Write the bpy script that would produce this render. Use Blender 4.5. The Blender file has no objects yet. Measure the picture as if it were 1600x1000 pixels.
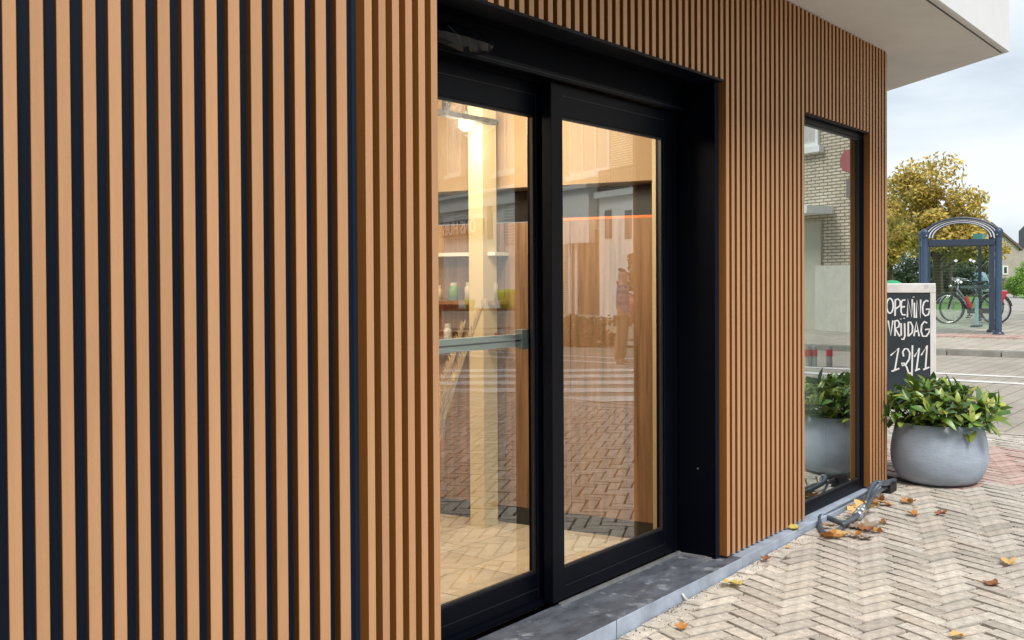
import bpy, bmesh, math, random
from mathutils import Vector, Matrix
import numpy as np
random.seed(7)
PI = math.pi
S = 0.8                       # working unit -> metres (applied to every object at the very end)

# ------------------------------------------------------------------ camera
scn = bpy.context.scene
FPX = 1650.0
TH, PITCH, ROLL = math.radians(37.15), math.radians(-0.83), math.radians(0.31)
CY = 435 + FPX * math.tan(math.radians(.83))
fw = np.array([math.cos(TH) * math.cos(PITCH), math.sin(TH) * math.cos(PITCH), math.sin(PITCH)])
rt = np.array([math.sin(TH), -math.cos(TH), 0.0])
up = np.cross(rt, fw)
r2 = rt * math.cos(ROLL) - up * math.sin(ROLL)
u2 = rt * math.sin(ROLL) + up * math.cos(ROLL)
EYE = np.array([0, 0, 1.6])
cd = bpy.data.cameras.new('camera')
cam = bpy.data.objects.new('camera', cd)
scn.collection.objects.link(cam)
cam.matrix_world = Matrix((( r2[0], u2[0], -fw[0], 0), (r2[1], u2[1], -fw[1], 0), (r2[2], u2[2], -fw[2], 1.6 * S), (0, 0, 0, 1)))
cd.sensor_width = 36; cd.sensor_fit = 'HORIZONTAL'
cd.lens = 36 * FPX / 1600
cd.shift_y = (CY - 500) / 1600
cd.clip_start = .05; cd.clip_end = 2000
scn.camera = cam
scn.render.resolution_x = 1024; scn.render.resolution_y = 640

# ------------------------------------------------------------------ world: pale broken overcast
SUN_EL, SUN_AZ = math.radians(52), math.radians(-126)     # azimuth of the light's origin, from +X
w = bpy.data.worlds.new('World'); scn.world = w; w.use_nodes = True
nt = w.node_tree; nt.nodes.clear(); N = nt.nodes.new; LK = nt.links.new
out = N('ShaderNodeOutputWorld')
sky = N('ShaderNodeTexSky'); sky.sky_type = 'NISHITA'; sky.sun_disc = False
sky.sun_elevation = SUN_EL; sky.sun_rotation = math.radians(90) - SUN_AZ
bg1 = N('ShaderNodeBackground'); bg1.inputs[1].default_value = .12
LK(sky.outputs[0], bg1.inputs[0])
tc = N('ShaderNodeTexCoord'); mp = N('ShaderNodeMapping'); mp.inputs['Scale'].default_value = (1.0, 1.0, 4.5)
LK(tc.outputs['Generated'], mp.inputs[0])
nz = N('ShaderNodeTexNoise'); nz.inputs['Scale'].default_value = 2.3; nz.inputs['Detail'].default_value = 7; nz.inputs['Roughness'].default_value = .55
LK(mp.outputs[0], nz.inputs[0])
rp = N('ShaderNodeValToRGB'); e = rp.color_ramp.elements
e[0].position = .36; e[0].color = (.52, .59, .66, 1); e[1].position = .62; e[1].color = (.84, .87, .89, 1)
m_ = rp.color_ramp.elements.new(.49); m_.color = (.71, .77, .82, 1)
LK(nz.outputs[0], rp.inputs[0])
bg2 = N('ShaderNodeBackground'); bg2.inputs[1].default_value = .92
LK(rp.outputs[0], bg2.inputs[0])
mx = N('ShaderNodeMixShader'); mx.inputs[0].default_value = .86
LK(bg1.outputs[0], mx.inputs[1]); LK(bg2.outputs[0], mx.inputs[2]); LK(mx.outputs[0], out.inputs[0])
# ------------------------------------------------------------------ sun (behind thin cloud)
sd = bpy.data.lights.new('sun', 'SUN'); sd.energy = 2.6; sd.angle = math.radians(22); sd.color = (1, .94, .86)
sun = bpy.data.objects.new('sun', sd); scn.collection.objects.link(sun)
sv = Vector((math.cos(SUN_EL) * math.cos(SUN_AZ), math.cos(SUN_EL) * math.sin(SUN_AZ), math.sin(SUN_EL)))
sun.rotation_euler = sv.to_track_quat('Z', 'Y').to_euler(); sun.location = sv * 40
scn.view_settings.view_transform = 'Standard'; scn.view_settings.look = 'None'
scn.view_settings.exposure = 0.40; scn.view_settings.gamma = 1

# ------------------------------------------------------------------ photograph -> place helpers
def ray(px, py): return fw + r2 * (px - 800) / FPX + u2 * (CY - py) / FPX
def G(px, py, z=0.0):
    d = ray(px, py); t = (z - 1.6) / d[2]; return (EYE + d * t)[:2]
def gnd(x): return .018 * min(max(x - 3.9, 0), 4.3)      # the pavement climbs gently towards the far corner
def Gr(px, py, dz=0.0):                                  # point on the pavement, dz above it
    z = dz
    for _ in range(12): q = G(px, py, z); z = gnd(q[0]) + dz
    return q
def atZ(px, py, Z): return EYE + ray(px, py) * Z
def onY(px, py, y):
    d = ray(px, py); q = EYE + d * (y / d[1]); return q[0], q[2]

# ------------------------------------------------------------------ materials
MATS = {}
def mat(name, col, rough=.6, metal=0, spec=.5, var=0, vscale=5, vcol=None, stretch=(1, 1, 1), bump=0, bscale=None,
        rnd=0, island=False, rndcol=None, emit=None, coat=0, trans=0, wear=None, detail=6):
    if name in MATS: return MATS[name]
    m = bpy.data.materials.new(name); m.use_nodes = True; nt = m.node_tree; b = nt.nodes['Principled BSDF']
    N = nt.nodes.new; L = nt.links.new
    b.inputs['Base Color'].default_value = (*col, 1); b.inputs['Roughness'].default_value = rough
    b.inputs['Metallic'].default_value = metal; b.inputs['Specular IOR Level'].default_value = spec
    b.inputs['Coat Weight'].default_value = coat
    if emit: b.inputs['Emission Color'].default_value = (*emit[0], 1); b.inputs['Emission Strength'].default_value = emit[1]
    tc = N('ShaderNodeTexCoord'); mp = N('ShaderNodeMapping'); mp.inputs['Scale'].default_value = stretch
    L(tc.outputs['Object'], mp.inputs[0])
    src = None
    rgb = N('ShaderNodeRGB'); rgb.outputs[0].default_value = (*col, 1); src = rgb.outputs[0]
    rs = None
    if rnd or rndcol:
        if island: g = N('ShaderNodeNewGeometry'); rs = g.outputs['Random Per Island']
        else: g = N('ShaderNodeObjectInfo'); rs = g.outputs['Random']
        if rndcol:
            r = N('ShaderNodeValToRGB'); r.color_ramp.interpolation = 'LINEAR'
            els = r.color_ramp.elements
            while len(els) < len(rndcol): els.new(.5)
            for i, c in enumerate(rndcol): els[i].position = i / max(1, len(rndcol) - 1); els[i].color = (*c, 1)
            L(rs, r.inputs[0]); src = r.outputs[0]
        if rnd:
            h = N('ShaderNodeHueSaturation'); mr = N('ShaderNodeMapRange'); mr.inputs[3].default_value = 1 - rnd; mr.inputs[4].default_value = 1 + rnd
            wn = N('ShaderNodeTexWhiteNoise'); wn.noise_dimensions = '1D'; L(rs, wn.inputs['W']); L(wn.outputs[0], mr.inputs[0])
            L(mr.outputs[0], h.inputs['Value']); L(src, h.inputs['Color']); src = h.outputs[0]
    nz = None
    if var:
        nz = N('ShaderNodeTexNoise'); nz.inputs['Scale'].default_value = vscale; nz.inputs['Detail'].default_value = detail; nz.inputs['Roughness'].default_value = .62
        L(mp.outputs[0], nz.inputs[0])
        mr = N('ShaderNodeMapRange'); mr.inputs[1].default_value = .3; mr.inputs[2].default_value = .7
        mr.inputs[3].default_value = 1 - var; mr.inputs[4].default_value = 1 + var
        L(nz.outputs[0], mr.inputs[0])
        if vcol:
            mxx = N('ShaderNodeMix'); mxx.data_type = 'RGBA'; mr.inputs[3].default_value = 0; mr.inputs[4].default_value = var
            L(mr.outputs[0], mxx.inputs[0]); L(src, mxx.inputs[6]); mxx.inputs[7].default_value = (*vcol, 1); src = mxx.outputs[2]
        else:
            h = N('ShaderNodeHueSaturation'); L(mr.outputs[0], h.inputs['Value']); L(src, h.inputs['Color']); src = h.outputs[0]
    if wear:      # (colour, scale, threshold, amount): specks and scuffs with their own shape
        n2 = N('ShaderNodeTexNoise'); n2.inputs['Scale'].default_value = wear[1]; n2.inputs['Detail'].default_value = 8; n2.inputs['Roughness'].default_value = .7
        L(tc.outputs['Object'], n2.inputs[0])
        m2 = N('ShaderNodeMapRange'); m2.inputs[1].default_value = wear[2]; m2.inputs[2].default_value = wear[2] + .08; m2.inputs[4].default_value = wear[3]
        L(n2.outputs[0], m2.inputs[0])
        mxx = N('ShaderNodeMix'); mxx.data_type = 'RGBA'; L(m2.outputs[0], mxx.inputs[0]); L(src, mxx.inputs[6]); mxx.inputs[7].default_value = (*wear[0], 1); src = mxx.outputs[2]
    L(src, b.inputs['Base Color'])
    if bump:
        n3 = N('ShaderNodeTexNoise'); n3.inputs['Scale'].default_value = bscale or vscale * 4; n3.inputs['Detail'].default_value = 5
        L(mp.outputs[0], n3.inputs[0]); bp = N('ShaderNodeBump'); bp.inputs['Strength'].default_value = bump; bp.inputs['Distance'].default_value = .01
        L(n3.outputs[0], bp.inputs['Height']); L(bp.outputs[0], b.inputs['Normal'])
    if trans:
        t = N('ShaderNodeBsdfTranslucent'); L(src, t.inputs[0]); ms = N('ShaderNodeMixShader'); ms.inputs[0].default_value = trans
        L(b.outputs[0], ms.inputs[1]); L(t.outputs[0], ms.inputs[2]); L(ms.outputs[0], nt.nodes['Material Output'].inputs[0])
    MATS[name] = m; return m

def glass(name, gain, tint, ior=1.5, wav=.0):
    m = bpy.data.materials.new(name); m.use_nodes = True; nt = m.node_tree; nt.nodes.clear(); N = nt.nodes.new; L = nt.links.new
    o = N('ShaderNodeOutputMaterial'); tr = N('ShaderNodeBsdfTransparent'); tr.inputs[0].default_value = (*tint, 1)
    gl = N('ShaderNodeBsdfGlossy'); gl.inputs['Roughness'].default_value = .0; gl.inputs[0].default_value = (.95, .98, 1, 1)
    lw = N('ShaderNodeLayerWeight'); lw.inputs[0].default_value = .5; pw = N('ShaderNodeMath'); pw.operation = 'POWER'; pw.inputs[1].default_value = 4.2
    L(lw.outputs['Facing'], pw.inputs[0]); mu = N('ShaderNodeMath'); mu.operation = 'MULTIPLY_ADD'; mu.use_clamp = True
    L(pw.outputs[0], mu.inputs[0]); mu.inputs[1].default_value = gain; mu.inputs[2].default_value = .045 * gain
    ms = N('ShaderNodeMixShader'); L(mu.outputs[0], ms.inputs[0]); L(tr.outputs[0], ms.inputs[1]); L(gl.outputs[0], ms.inputs[2]); L(ms.outputs[0], o.inputs[0])
    if wav:
        tc = N('ShaderNodeTexCoord'); nz = N('ShaderNodeTexNoise'); nz.inputs['Scale'].default_value = 3.0; nz.inputs['Detail'].default_value = 1
        L(tc.outputs['Object'], nz.inputs[0]); bp = N('ShaderNodeBump'); bp.inputs['Strength'].default_value = wav; bp.inputs['Distance'].default_value = .004
        L(nz.outputs[0], bp.inputs['Height']); L(bp.outputs[0], gl.inputs['Normal'])
    MATS[name] = m; return m

def brickmat(name, c1, c2, mortar, bw, bh, ms=.012, bump=.4, axes='XZ', var=.25, offset=.5, rough=.85):
    m = bpy.data.materials.new(name); m.use_nodes = True; nt = m.node_tree; b = nt.nodes['Principled BSDF']; N = nt.nodes.new; L = nt.links.new
    tc = N('ShaderNodeTexCoord'); sp = N('ShaderNodeSeparateXYZ'); cb = N('ShaderNodeCombineXYZ'); L(tc.outputs['Object'], sp.inputs[0])
    L(sp.outputs[axes[0]], cb.inputs[0]); L(sp.outputs[axes[1]], cb.inputs[1])
    bt = N('ShaderNodeTexBrick'); bt.inputs['Scale'].default_value = 1; bt.inputs['Brick Width'].default_value = bw; bt.inputs['Row Height'].default_value = bh
    bt.inputs['Mortar Size'].default_value = ms; bt.inputs['Color1'].default_value = (*c1, 1); bt.inputs['Color2'].default_value = (*c2, 1); bt.inputs['Mortar'].default_value = (*mortar, 1)
    bt.offset = offset
    L(cb.outputs[0], bt.inputs[0])
    nz = N('ShaderNodeTexNoise'); nz.inputs['Scale'].default_value = .9; nz.inputs['Detail'].default_value = 8; nz.inputs['Roughness'].default_value = .7; L(tc.outputs['Object'], nz.inputs[0])
    mr = N('ShaderNodeMapRange'); mr.inputs[1].default_value = .3; mr.inputs[2].default_value = .7; mr.inputs[3].default_value = 1 - var; mr.inputs[4].default_value = 1 + var; L(nz.outputs[0], mr.inputs[0])
    h = N('ShaderNodeHueSaturation'); L(mr.outputs[0], h.inputs['Value']); L(bt.outputs[0], h.inputs['Color']); L(h.outputs[0], b.inputs['Base Color'])
    bp = N('ShaderNodeBump'); bp.invert = True; bp.inputs['Strength'].default_value = bump; bp.inputs['Distance'].default_value = .01
    L(bt.outputs['Fac'], bp.inputs['Height']); L(bp.outputs[0], b.inputs['Normal']); b.inputs['Roughness'].default_value = rough
    MATS[name] = m; return m

M_SLAT = mat('brown composite cladding', (.51, .28, .145), .45, spec=.3, var=.10, vscale=5, stretch=(3, 3, .25), rnd=.07, bump=.12, bscale=90, wear=((.72, .55, .4), 42, .74, .6))
M_FLANK = mat('shade darkened composite flank', (.19, .072, .014), .5, spec=.3, var=.06, vscale=3, stretch=(1, 1, .35), rnd=.05)  # same composite, colour darkened to hold the shade between slats
M_BACK = mat('dark coated backing', (.004, .011, .026), .42, spec=.25)
M_BLACK = mat('black powder coated aluminium', (.0018, .0026, .006), .42, spec=.12, bump=.05, bscale=300, wear=((.3, .3, .32), 30, .79, .5))
M_BLACK2 = mat('black sheet metal', (.0010, .0016, .004), .55, spec=.06)
M_PLASTER = mat('cream render', (.68, .66, .62), .9, var=.06, vscale=2.5, bump=.25, bscale=160)
M_FASCIA = mat('white render', (.72, .74, .76), .85, var=.03, vscale=4)
M_STONE = mat('bluestone', (.075, .086, .11), .5, var=.55, vscale=5, stretch=(1, 2.2, 1), bump=.25, bscale=30, wear=((.30, .33, .38), 7, .57, .6))
M_STONEF = mat('bluestone sawn edge', (.34, .40, .50), .5, var=.25, vscale=6, bump=.2, bscale=40, wear=((.4, .43, .48), 9, .58, .5))
M_ZINC = mat('zinc angle', (.42, .43, .44), .45, metal=.7, var=.2, vscale=12)
M_RUB = mat('rubber gasket', (.01, .01, .012), .5)
M_WOOD = mat('walnut veneer', (.29, .165, .09), .5, var=.45, vscale=4, stretch=(6, 6, .35), bump=.1, rnd=.12, detail=9)
M_CREAM = mat('cream painted post', (.66, .55, .34), .6, var=.03)
M_TAN = mat('tan painted wall', (.44, .31, .19), .8, var=.03)
M_CEIL = mat('interior ceiling paint', (.6, .5, .38), .85)
M_TILE = mat('travertine tile', (.6, .5, .38), .38, var=.16, vscale=6, vcol=None, rndcol=[(.62, .50, .36), (.50, .36, .24), (.66, .57, .44), (.57, .44, .30), (.68, .60, .48)], rnd=.08, stretch=(1, 3, 1))
M_SKIRT = mat('dark skirting', (.03, .028, .03), .5)
M_ORANGE = mat('orange light strip', (.7, .2, .05), .5, emit=((1, .22, .05), .22))
M_ALU = mat('brushed aluminium', (.35, .42, .44), .35, metal=.75)
M_GLOBE = mat('lit opal globe', (1, .9, .7), .4, emit=((1, .72, .38), 14))
GLASS_D = glass('door glass', 1.55, (.93, .95, .93), 1.5, .0)
GLASS_W = glass('window glass', 2.4, (.80, .86, .84), 1.5, .0)
GLASS_S = glass('thin shelter glass', 1.8, (.84, .92, .88))
M_SAND = mat('joint sand', (.05, .042, .032), .95, var=.4, vscale=20)
PAV = [(.47, .43, .375), (.54, .50, .445), (.52, .46, .395), (.60, .56, .50), (.44, .405, .355), (.57, .53, .475), (.53, .465, .41)]
REDS = [(.50, .33, .29), (.55, .40, .35), (.47, .30, .26), (.58, .46, .41), (.52, .37, .33)]
M_PAV = mat('buff clay paver', PAV[0], .9, rndcol=PAV, rnd=.13, var=.28, vscale=22, bump=.8, bscale=120, wear=((.22, .18, .14), 75, .60, .55))
M_PAVI = mat('buff clay pavers', PAV[0], .9, rndcol=PAV, rnd=.13, island=True, var=.28, vscale=22, bump=.8, bscale=120, wear=((.20, .16, .12), 60, .66, .5))
M_RED = mat('red clay paver', REDS[0], .9, rndcol=REDS, rnd=.09, var=.2, vscale=22, bump=.6, bscale=120)
M_REDI = mat('red clay pavers', REDS[0], .9, rndcol=REDS, rnd=.09, island=True, var=.2, vscale=22, bump=.6, bscale=120)

# ------------------------------------------------------------------ mesh builder
class MB:
    def __init__(s): s.v = []; s.f = []; s.mi = []
    def add(s, vs, fs, mi=0):
        o = len(s.v); s.v += [tuple(map(float, v)) for v in vs]; s.f += [tuple(i + o for i in f) for f in fs]; s.mi += [mi] * len(fs); return s
    def box(s, a, b, mi=0):
        (x0, y0, z0), (x1, y1, z1) = a, b
        return s.add([(x0, y0, z0), (x1, y0, z0), (x1, y1, z0), (x0, y1, z0), (x0, y0, z1), (x1, y0, z1), (x1, y1, z1), (x0, y1, z1)],
                     [(0, 3, 2, 1), (4, 5, 6, 7), (0, 1, 5, 4), (1, 2, 6, 5), (2, 3, 7, 6), (3, 0, 4, 7)], mi)
    def prism(s, poly, z0, z1, mi=0):
        n = len(poly); A = sum(poly[i][0] * poly[(i + 1) % n][1] - poly[(i + 1) % n][0] * poly[i][1] for i in range(n))
        if A < 0: poly = poly[::-1]
        return s.add([(x, y, z0) for x, y in poly] + [(x, y, z1) for x, y in poly],
                     [tuple(range(n))[::-1], tuple(range(n, 2 * n))] + [(i, (i + 1) % n, n + (i + 1) % n, n + i) for i in range(n)], mi)
    def tube(s, pts, r, n=8, mi=0, closed=False, flat=1.0):
        pts = [Vector(p) for p in pts]; k = len(pts); rings = []
        rr = r if isinstance(r, (list, tuple)) else [r] * k
        ref = Vector((0, 0, 1)); prev = None
        for i, p in enumerate(pts):
            if closed: t = pts[(i + 1) % k] - pts[i - 1]
            else: t = pts[min(i + 1, k - 1)] - pts[max(i - 1, 0)]
            t = t.normalized() if t.length > 1e-9 else Vector((0, 0, 1))
            if prev is None: a = ref if abs(t.z) < .9 else Vector((1, 0, 0)); u = t.cross(a).normalized()
            else: u = (prev - t * prev.dot(t)); u = u.normalized() if u.length > 1e-6 else t.orthogonal().normalized()
            prev = u; v = t.cross(u)
            rings.append([p + (u * math.cos(2 * PI * j / n) + v * math.sin(2 * PI * j / n) * flat) * rr[i] for j in range(n)])
        vs = [q for R_ in rings for q in R_]; fs = []
        for i in range(k if closed else k - 1):
            a, b = i * n, ((i + 1) % k) * n
            for j in range(n): fs.append((a + j, a + (j + 1) % n, b + (j + 1) % n, b + j))
        if not closed: fs += [tuple(range(n))[::-1], tuple((k - 1) * n + j for j in range(n))]
        return s.add(vs, fs, mi)
    def lathe(s, prof, c=(0, 0, 0), n=32, mi=0):
        vs = []; fs = []
        for r, z in prof:
            for j in range(n): vs.append((c[0] + r * math.cos(2 * PI * j / n), c[1] + r * math.sin(2 * PI * j / n), c[2] + z))
        for i in range(len(prof) - 1):
            for j in range(n): fs.append((i * n + j, i * n + (j + 1) % n, (i + 1) * n + (j + 1) % n, (i + 1) * n + j))
        return s.add(vs, fs, mi)
    def build(s, name, mats, parent=None, smooth=False, loc=None):
        me = bpy.data.meshes.new(name)
        vs = s.v
        if loc is not None: vs = [(v[0] - loc[0], v[1] - loc[1], v[2] - loc[2]) for v in vs]
        me.from_pydata(vs, [], s.f)
        if not isinstance(mats, (list, tuple)): mats = [mats]
        for m in mats: me.materials.append(m)
        me.polygons.foreach_set('material_index', s.mi)
        if smooth: me.polygons.foreach_set('use_smooth', [True] * len(me.polygons))
        me.update()
        o = bpy.data.objects.new(name, me); scn.collection.objects.link(o)
        if loc is not None: o.location = loc
        if parent: o.parent = parent
        return o
def tag(o, label=None, cat=None, group=None, kind=None):
    if label: o['label'] = label
    if cat: o['category'] = cat
    if group: o['group'] = group
    if kind: o['kind'] = kind
    return o
def empty(name, loc=(0, 0, 0), rz=0, label=None, cat=None, group=None):
    o = bpy.data.objects.new(name, None); scn.collection.objects.link(o); o.location = loc; o.rotation_euler = (0, 0, rz)
    o.empty_display_size = .1
    return tag(o, label, cat, group)
def link_copy(mesh_obj, name, parent, mw):
    o = mesh_obj.copy(); o.name = name; scn.collection.objects.link(o); o.parent = parent; o.matrix_local = mw; return o
def BX(name, a, b, m, parent=None): return MB().box(a, b).build(name, m, parent)

# ================================================================== GROUND, ROAD, PAVEMENT
D = 2.508                      # front plane of the door wall's slats
def sheet(name, x0, x1, y0, y1, z, m):
    return tag(MB().add([(x0, y0, z), (x1, y0, z), (x1, y1, z), (x0, y1, z)], [(0, 1, 2, 3)]).build(name, m), kind='structure')
M_FIELD = mat('distant ground', (.10, .12, .06), .95, var=.4, vscale=.05)
sheet('ground', -600, 900, -600, 900, -.06, M_FIELD)
def strip(name, xs, y0, y1, dz, m):
    n = len(xs); vs = [(x, y0, gnd(x) + dz) for x in xs] + [(x, y1, gnd(x) + dz) for x in xs]
    return tag(MB().add(vs, [(i, i + 1, n + i + 1, n + i) for i in range(n - 1)]).build(name, m), kind='structure')
base = strip('pavement', [-8, 3.9, 5, 6, 7, 8.2, 11.08], -14, 14, -.014, M_SAND)
M_ROAD = brickmat('brown brick road', (.36, .32, .27), (.43, .385, .325), (.20, .18, .15), .09, .24, .010, .3, 'XY', .2)
road = sheet('road', 11.08, 21.40, -40, 60, .064, M_ROAD)

# herringbone pavers -------------------------------------------------
W_, L_ = .0875, .2625
e1 = Vector((math.cos(math.radians(-25)), math.sin(math.radians(-25)))); e2 = Vector((-e1.y, e1.x))
def b2w(a, b): return (2.0 + e1.x * a * W_ + e2.x * b * W_, 1.0 + e1.y * a * W_ + e2.y * b * W_)
def clip(poly, f):            # keep the side where f >= 0
    o = []
    for i in range(len(poly)):
        p, q = poly[i], poly[(i + 1) % len(poly)]; a, b = f(p), f(q)
        if a >= 0: o.append(p)
        if (a >= 0) != (b >= 0):
            t = a / (a - b); o.append((p[0] + (q[0] - p[0]) * t, p[1] + (q[1] - p[1]) * t))
    return o
EDGE = 2.352
def is_red(x, y): return x > 7.95 + max(0, 2.10 - y) * 1.1 and x < 10.0 + .15 * math.sin(y * 3)
j = .082                        # joint, in paver widths
items = []
for k in range(-150, 260):
    for l in range(-32, 40):
        for t in (0, 1):
            ox, oy = k + 3 * l, k - 3 * l
            if t == 0: a0, b0, a1, b1 = ox + j, oy + j, ox + 3 - j, oy + 1 - j
            else: a0, b0, a1, b1 = ox + j, oy + 1 + j, ox + 1 - j, oy + 4 - j
            c = b2w((a0 + a1) / 2, (b0 + b1) / 2)
            if not (-1.0 < c[0] < 10.75 and -7 < c[1] < 9): continue
            if c[1] > EDGE + .15 and c[0] < 8.15: continue
            items.append((a0, b0, a1, b1, c, t))
def vis(c):
    v = np.array([c[0], c[1], gnd(c[0])]) - EYE; z = v @ fw
    if z < .5: return None
    return 800 + FPX * (v @ r2) / z, CY - FPX * (v @ u2) / z, z
rj = random.Random(3)
def paver_mesh(mb, a0, b0, a1, b1, mi=0, origin=None):
    jx = [rj.uniform(-.035, .035) for _ in range(8)]
    P = [b2w(a0 + jx[0], b0 + jx[1]), b2w(a1 + jx[2], b0 + jx[3]), b2w(a1 + jx[4], b1 + jx[5]), b2w(a0 + jx[6], b1 + jx[7])]
    cl = False
    if max(p[1] for p in P) > EDGE and min(p[0] for p in P) < 8.0:
        P = clip(P, lambda p: EDGE - p[1]); cl = True
    if max(p[0] for p in P + [(0, 0)]) > 10.6: P = clip(P, lambda p: 10.6 - p[0]); cl = True
    if len(P) < 3: return False
    ar = abs(sum(P[i][0] * P[(i + 1) % len(P)][1] - P[(i + 1) % len(P)][0] * P[i][1] for i in range(len(P)))) / 2
    if ar < .0016: return False
    cx = sum(p[0] for p in P) / len(P); cy = sum(p[1] for p in P) / len(P)
    In = [(p[0] + math.copysign(.0028, cx - p[0]), p[1] + math.copysign(.0028, cy - p[1])) for p in P]
    n = len(P); dz = rj.uniform(-.003, .003); tx = rj.uniform(-.012, .012); ty = rj.uniform(-.012, .012)
    g0 = 0 if origin is None else gnd(origin[0])
    zt = lambda p: dz + (p[0] - cx) * tx + (p[1] - cy) * ty + gnd(p[0]) - g0
    ox, oy = (0, 0) if origin is None else origin
    vs = [(p[0] - ox, p[1] - oy, zt(p) - .03) for p in P] + [(p[0] - ox, p[1] - oy, zt(p) - .006) for p in P] + [(p[0] - ox, p[1] - oy, zt(p)) for p in In]
    fs = [(i, (i + 1) % n, n + (i + 1) % n, n + i) for i in range(n)] + [(n + i, n + (i + 1) % n, 2 * n + (i + 1) % n, 2 * n + i) for i in range(n)] + [tuple(range(2 * n, 3 * n))]
    A = sum(P[i][0] * P[(i + 1) % n][1] - P[(i + 1) % n][0] * P[i][1] for i in range(n))
    if A < 0: fs = [f[::-1] for f in fs]
    mb.add(vs, fs, mi); return True
for it in items:
    v = vis(it[4]); it_s = 1e9
    if v and -40 < v[0] < 1640 and v[1] < 1040: it_s = v[2]
    it += (it_s,) if False else ()
key = lambda it: (lambda v: v[2] if (v and 900 < v[0] < 1630 and v[1] < 1030 and not (it[4][1] > EDGE + .1)) else 1e9)(vis(it[4]))
items.sort(key=key)
far_ = MB(); cnt = 0
for it in items:
    a0, b0, a1, b1, c, t = it
    red = is_red(*c)
    if cnt < 285 and key(it) < 1e8:
        mb = MB()
        if paver_mesh(mb, a0, b0, a1, b1, 0, c):
            o = mb.build('paver', M_RED if red else M_PAV, base, loc=None); o.location = (c[0], c[1], gnd(c[0])); cnt += 1
    else: paver_mesh(far_, a0, b0, a1, b1, 1 if red else 0)
# edge course of cut pavers along the plinth
x = 2.2
while x < 8.0:
    l = rj.choice([.13, .19, .19, .21, .16])
    y1 = 2.449; y0 = EDGE + .004 + rj.uniform(-.004, .004)
    zq = gnd(x + l / 2) + rj.uniform(-.005, .001); far_.box((x + .003, y0, zq - .03), (x + l - .003, y1, zq), 0); x += l
# second band of pavement edging: stretcher courses by the gutter
for col_ in range(5):
    y = -7
    while y < 9:
        l = .24; x0 = 10.61 + col_ * .092
        far_.box((x0 + .003, y + .003 + (col_ % 2) * .12, .04), (x0 + .088, y + l - .003 + (col_ % 2) * .12, .0774 + rj.uniform(-.004, .001) - .02 * (col_ == 3)), 0); y += l
pv = far_.build('paver_field', [M_PAVI, M_REDI], base); pv['kind'] = 'stuff'

# road markings
M_LINE = mat('worn white road paint', (.72, .72, .70), .75, var=.25, vscale=3, wear=((.36, .33, .29), 5, .6, .7))
def mark(pts, z=.0705): return tag(MB().add([(x, y, z) for x, y in pts], [tuple(range(len(pts)))]).build('road_marking', M_LINE), kind='structure')
mark([(16.40, 60), (15.95, -40), (16.2, -40), (16.65, 60)]); mark([(17.45, 60), (17.0, -40), (17.2, -40), (17.65, 60)])
c0 = Vector((11.2, -1.7)); c1 = Vector((14.9, -3.7)); du = Vector((1.15, 1.43)).normalized()
for k in range(5):
    p = c0.lerp(c1, k / 4); n_ = Vector((-du.y, du.x)) * .27
    q = [p - du * 2.6 - n_, p + du * 2.6 - n_, p + du * 2.6 + n_, p - du * 2.6 + n_]
    mark([(a.x, a.y) for a in q], .0715)
# kerb stones across the road: each stone one piece
M_KERB = mat('concrete kerb', (.30, .29, .26), .85, var=.2, vscale=3, rnd=.07)
kb = BX('kerb', (21.405, -40, -.05), (21.55, 60, .095), M_SAND); tag(kb, kind='structure')
for i in range(46):
    y = -12 + i * .98
    MB().box((21.39, y + .012, -.03), (21.62, y + .968, .175)).build('kerb_stone', M_KERB, kb)
# opposite pavement (rising slowly) and beyond
M_FPAV = brickmat('pale brick pavement', (.42, .38, .32), (.50, .46, .385), (.24, .21, .17), .10, .30, .010, .3, 'XY', .2)
M_FPAV2 = brickmat('grey square pavers', (.37, .35, .29), (.43, .41, .34), (.20, .18, .15), .32, .32, .018, .3, 'XY', .22)
def ramp(name, x0, x1, z0, z1, y0, y1, m, dz=0):
    return tag(MB().add([(x0, y0, z0 + dz), (x1, y0, z1 + dz), (x1, y1, z1 + dz), (x0, y1, z0 + dz)], [(0, 1, 2, 3)]).build(name, m), kind='structure')
def hz(x): return .18 + min(max(x - 21.6, 0), 17) / 17 * .22
ramp('far_pavement', 21.56, 24.6, hz(21.6), hz(24.6), -40, 60, M_FPAV)
ramp('far_pavement', 24.6, 38.6, hz(24.6), hz(38.6), -40, 60, M_FPAV2)
M_GRASS = mat('mown grass', (.13, .27, .04), .9, var=.35, vscale=1.2, bump=.8, bscale=30)
M_PATH = mat('grey asphalt path', (.36, .35, .33), .9, var=.12, vscale=1.5)
def flat(name, pts, z, m): return tag(MB().add([(x, y, z) for x, y in pts], [tuple(range(len(pts)))]).build(name, m), kind='structure')
flat('lawn', [(38.6, -60), (400, -60), (400, 200), (38.6, 200)], .40, M_GRASS)

# ================================================================== THE SHOP
shop = empty('shop_building', (D, D, 0), 0, 'single storey shop clad in vertical brown slats, with black sliding glass doors', 'building')
def P(o):      # keep world coordinates though parented
    o.parent = shop; o.matrix_parent_inverse = Matrix.Translation((-D, -D, 0)); return o
SW, SD, ZT = .0338, .046, 3.252
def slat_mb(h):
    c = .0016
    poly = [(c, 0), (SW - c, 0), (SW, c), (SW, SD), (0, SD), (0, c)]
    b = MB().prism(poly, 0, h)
    for i in (4, 6): b.mi[i] = 1          # the two flanks carry the gap shade as a darker colour
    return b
slat_cache = {}
def slat(x, y, z0, z1, rz=0):
    h = round(z1 - z0, 3)
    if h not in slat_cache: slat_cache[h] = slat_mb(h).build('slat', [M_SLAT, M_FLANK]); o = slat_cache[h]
    else: o = slat_cache[h].copy(); scn.collection.objects.link(o)
    P(o); o.location = (x, y, z0); o.rotation_euler = (0, 0, rz); return o
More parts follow.
